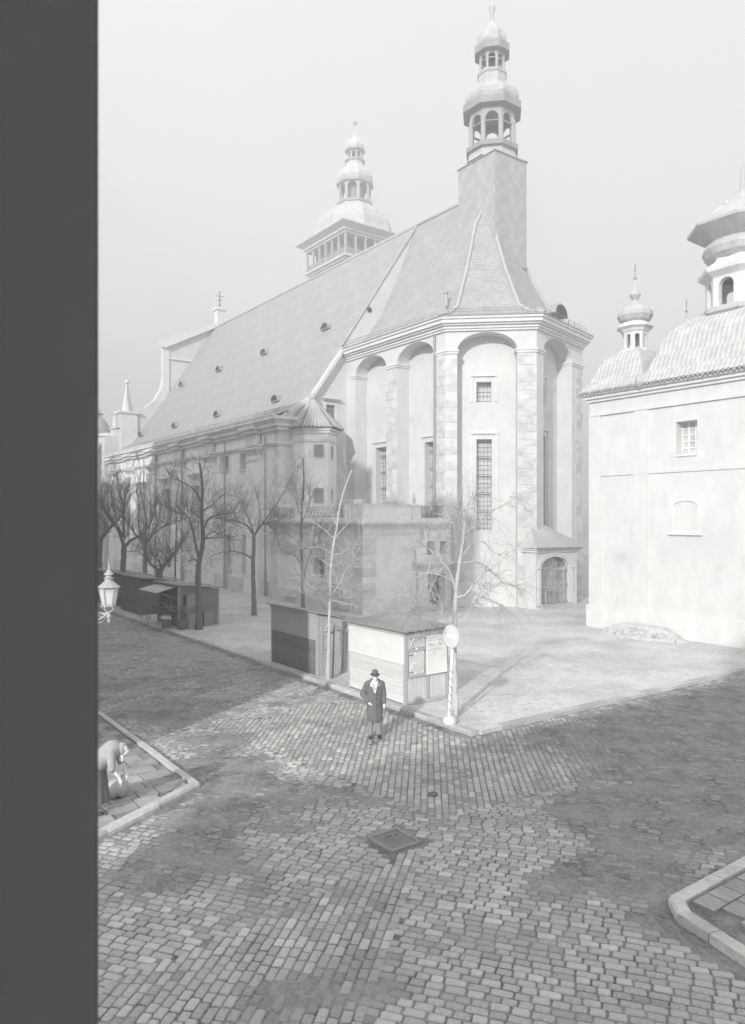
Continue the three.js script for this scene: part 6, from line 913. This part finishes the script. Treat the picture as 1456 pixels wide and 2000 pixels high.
  for (const y of [1.16, 1.02, 0.88]) for (const x of [-0.03, 0.085]) mk('button', new THREE.CylinderGeometry(0.013, 0.013, 0.01, 10).rotateX(Math.PI / 2).translate(x, y, 0.155), MAT.dark, t);
  mk('shirt_front', nets(uni([cap([0.01, 1.47, 0.06], [0.01, 1.38, 0.11], 0.055, 0.03)], 0.01), [-0.08, 1.3, 0], [0.1, 1.55, 0.18], 0.008), MAT.shirt, t);
  const tr = uni([cap([-0.1, 0.6, 0.01], [-0.11, 0.1, 0.005], 0.095, 0.075), cap([0.1, 0.6, 0.01], [0.11, 0.1, -0.015], 0.095, 0.075)], 0.01); mk('trousers', nets((x, y, z) => Math.max(tr(x, y, z), 0.06 - y), [-0.24, 0.03, -0.14], [0.24, 0.7, 0.14], 0.014), M(0.3, { map: TX.cloth }), t);
  for (const [x, z, a] of [[-0.115, 0.03, -0.25], [0.115, 0.01, 0.3]]) mk('shoe', nets(uni([ell([x + Math.sin(a) * 0.06, 0.04, z + 0.09], [0.045, 0.035, 0.09]), ell([x - Math.sin(a) * 0.02, 0.055, z - 0.03], [0.038, 0.055, 0.06]), (X, Y, Z) => Math.max(Math.abs(X - x - 0.03 * Math.sin(a)) - 0.035, Math.abs(Y - 0.012) - 0.012, Math.abs(Z - z - 0.05) - 0.11)], 0.02), [x - 0.1, -0.01, z - 0.13], [x + 0.12, 0.14, z + 0.22], 0.008), MAT.shoe, t);
  const hy = hc[1] + 0.06; mk('hat', lathe([[0.02, hy + 0.115], [0.05, hy + 0.125], [0.075, hy + 0.11], [0.088, hy + 0.06], [0.096, hy + 0.01], [0.1, hy - 0.005], [0.135, hy - 0.012], [0.142, hy - 0.004], [0.135, hy + 0.004], [0.1, hy + 0.004]], 24, 0, 0, 0, false).scale(0.93, 1, 1.08).rotateX(0.1).translate(hc[0], -0.0 + 0.17 * 0.0, hc[2] - 0.175), MAT.felthat, t); mk('hat_band', new THREE.CylinderGeometry(0.093, 0.098, 0.03, 24, 1, true).scale(0.935, 1, 1.085).translate(0, hy + 0.02, 0).rotateX(0.1).translate(hc[0], 0, hc[2] - 0.175), MAT.dark, t);
  mk('hair', nets((x, y, z) => Math.max(ell([hc[0], hc[1] + 0.025, hc[2] - 0.03], [0.082, 0.1, 0.09])(x, y, z), z - hc[2] - 0.01), [-0.12, 1.5, -0.12], [0.13, 1.78, 0.1], 0.01), MAT.hair, t);
  for (const s of [-1, 1]) mk('eye', ball(hc[0] + s * 0.03, hc[1] + 0.008, hc[2] + 0.078, 0.009, 8), MAT.dark, t);
}
{   // passer-by stooping along the pavement, half behind our window wall
  const p = gnd(190, 1592, 0.06), t = thing('person', 'person in pale shawl and dark skirt bending over on the left pavement', 'person', V(p.x, 0.1, p.z), 0.9);
  const hc = [0.02, 1.22, 0.5];
  const f = uni([cap([-0.1, 0.9, -0.02], [-0.11, 0.48, 0.1], 0.085, 0.06), cap([-0.11, 0.48, 0.1], [-0.11, 0.07, 0.02], 0.055, 0.038), cap([0.1, 0.9, -0.02], [0.12, 0.48, -0.02], 0.085, 0.06), cap([0.12, 0.48, -0.02], [0.12, 0.07, -0.2], 0.055, 0.038), cap([0, 0.92, -0.02], [0, 1.22, 0.3], 0.14, 0.13), cap([-0.17, 1.22, 0.33], [-0.22, 0.95, 0.38], 0.045, 0.038), cap([-0.22, 0.95, 0.38], [-0.16, 0.74, 0.5], 0.036, 0.026), cap([0.17, 1.22, 0.33], [0.22, 0.95, 0.38], 0.045, 0.038), cap([0.22, 0.95, 0.38], [0.16, 0.74, 0.5], 0.036, 0.026), cap([0, 1.25, 0.35], [0, 1.22, 0.45], 0.07, 0.055)], 0.03);
  mk('body', [nets(f, [-0.36, 0.02, -0.36], [0.36, 1.42, 0.62], 0.016), headGeo(hc), nets(handAt([-0.16, 0.74, 0.5], [0.05, -0.9, 0.35], -0.5, 0.03), [-0.32, 0.5, 0.4], [0.0, 0.82, 0.72], 0.006), nets(handAt([0.16, 0.74, 0.5], [-0.05, -0.9, 0.35], 0.5, -0.03), [0.0, 0.5, 0.4], [0.32, 0.82, 0.72], 0.006)], MAT.skin, t);
  mk('shawl', nets(uni([cap([0, 0.98, 0.02], [0, 1.22, 0.3], 0.19, 0.19), cap([-0.15, 1.22, 0.33], [-0.23, 0.93, 0.38], 0.085, 0.07), cap([0.15, 1.22, 0.33], [0.23, 0.93, 0.38], 0.085, 0.07)], 0.05), [-0.36, 0.76, -0.26], [0.36, 1.46, 0.6], 0.015), MAT.apron, t);
  mk('skirt', nets((x, y, z) => Math.max(uni([cone(0.22, 0.98, [0.27, 0.25], [0.17, 0.15], [0, -0.02], [0, 0])], 0.02)(x, y, z) + 0.012 * Math.sin(Math.atan2(x, z) * 9) * clamp((0.95 - y)), 0.22 - y), [-0.34, 0.18, -0.34], [0.34, 1.02, 0.3], 0.015), M(0.16, { map: TX.cloth }), t);
  mk('headscarf', nets((x, y, z) => Math.max(ell([hc[0], hc[1] + 0.015, hc[2] - 0.02], [0.095, 0.125, 0.115])(x, y, z), z - hc[2] - 0.045), [-0.14, 1.05, 0.3], [0.16, 1.4, 0.62], 0.01), MAT.apron, t);
  for (const [x, z] of [[-0.11, 0.03], [0.12, -0.19]]) mk('shoe', nets(uni([ell([x, 0.035, z + 0.07], [0.04, 0.032, 0.085]), ell([x, 0.05, z - 0.03], [0.036, 0.05, 0.055])], 0.02), [x - 0.08, -0.02, z - 0.12], [x + 0.08, 0.13, z + 0.19], 0.008), MAT.shoe, t);
  const b = thing('bundle', 'white cloth bundle on the pavement before the bending person', 'bundle', V(0, 0, 0)); const q = gnd(226, 1556, 0.1);
  mk('cloth', nets((x, y, z) => uni([ell([0, 0.16, 0], [0.3, 0.17, 0.24]), ell([0.1, 0.24, 0.03], [0.16, 0.13, 0.14])], 0.06)(x, y, z) + 0.014 * Math.sin(x * 30 + z * 13) , [-0.4, -0.05, -0.35], [0.4, 0.5, 0.35], 0.02).translate(q.x, 0.1, q.z), M(0.5, { map: TX.cloth }), b); mk('knot', [ball(q.x + 0.08, 0.5, q.z + 0.02, 0.06), tube([V(q.x + 0.08, 0.5, q.z), V(q.x + 0.2, 0.53, q.z + 0.05)], [0.035, 0.01], 6), tube([V(q.x + 0.08, 0.5, q.z), V(q.x - 0.03, 0.54, q.z - 0.05)], [0.035, 0.01], 6)], M(0.5, { map: TX.cloth }), b);
}
// ---------------------------------------------------------------- straw, pebbles and scraps
{
  const R = rng(55), st = [], pos = [[930, 1388, 0.9, 60], [470, 1243, 1.5, 60], [855, 1372, 0.8, 50], [1010, 1380, 1.3, 30], [1110, 1462, 0.9, 40], [1160, 1450, 0.8, 30], [545, 1235, 1.0, 20], [1250, 1350, 1.5, 40], [700, 1340, 0.6, 15]];
  for (const [x, y, r, n] of pos) { const onSq = gnd(x, y, G), sq = onSq.x > KX + 0.3 && onSq.z < KZ - 0.2, c = sq ? onSq : gnd(x, y, 0); for (let k = 0; k < n; k++) { const a = R() * 6.28, q = r * Math.sqrt(R()), l = 0.05 + 0.16 * R(); st.push(new THREE.BoxGeometry(l * 0.8, 0.005, 0.008 + 0.008 * R()).rotateZ((R() - 0.5) * 0.2).rotateY(R() * 3.1).translate(c.x + q * Math.cos(a) * 1.4, (sq ? G + 0.022 : 0.016) + 0.008 * R(), c.z + q * Math.sin(a))); } }
  const t = thing('straw', 'scattered straw and scraps on the square and the crossing', 'straw'); t.userData.kind = 'stuff'; stuff(mk('stalks', st, M(0.42), t));
  const pg = new THREE.IcosahedronGeometry(0.03, 0), N = 2600, im = new THREE.InstancedMesh(pg, M(1, { map: TX.stone }), N), o = new THREE.Object3D();
  for (let k = 0; k < N; k++) { const f = R(), x = KX + 0.4 + Math.pow(R(), 1.5) * 30, z = KZ - 0.4 - Math.pow(R(), 1.3) * 34; o.position.set(x, G + 0.0 + 0.006 * R(), z); o.rotation.set(R() * 6, R() * 6, R() * 6); const s = 0.25 + 0.7 * f * f; o.scale.set(s, s * 0.35, s); o.updateMatrix(); im.setMatrixAt(k, o.matrix); const c = 0.42 + 0.25 * R(); im.setColorAt(k, new THREE.Color(c, c, c)); }
  im.name = 'pebbles'; im.castShadow = im.receiveShadow = true; im.userData = { kind: 'stuff', label: 'small stones strewn over the earth of the square', category: 'pebbles' }; scene.add(im);
}
renderer.render(scene, camera);
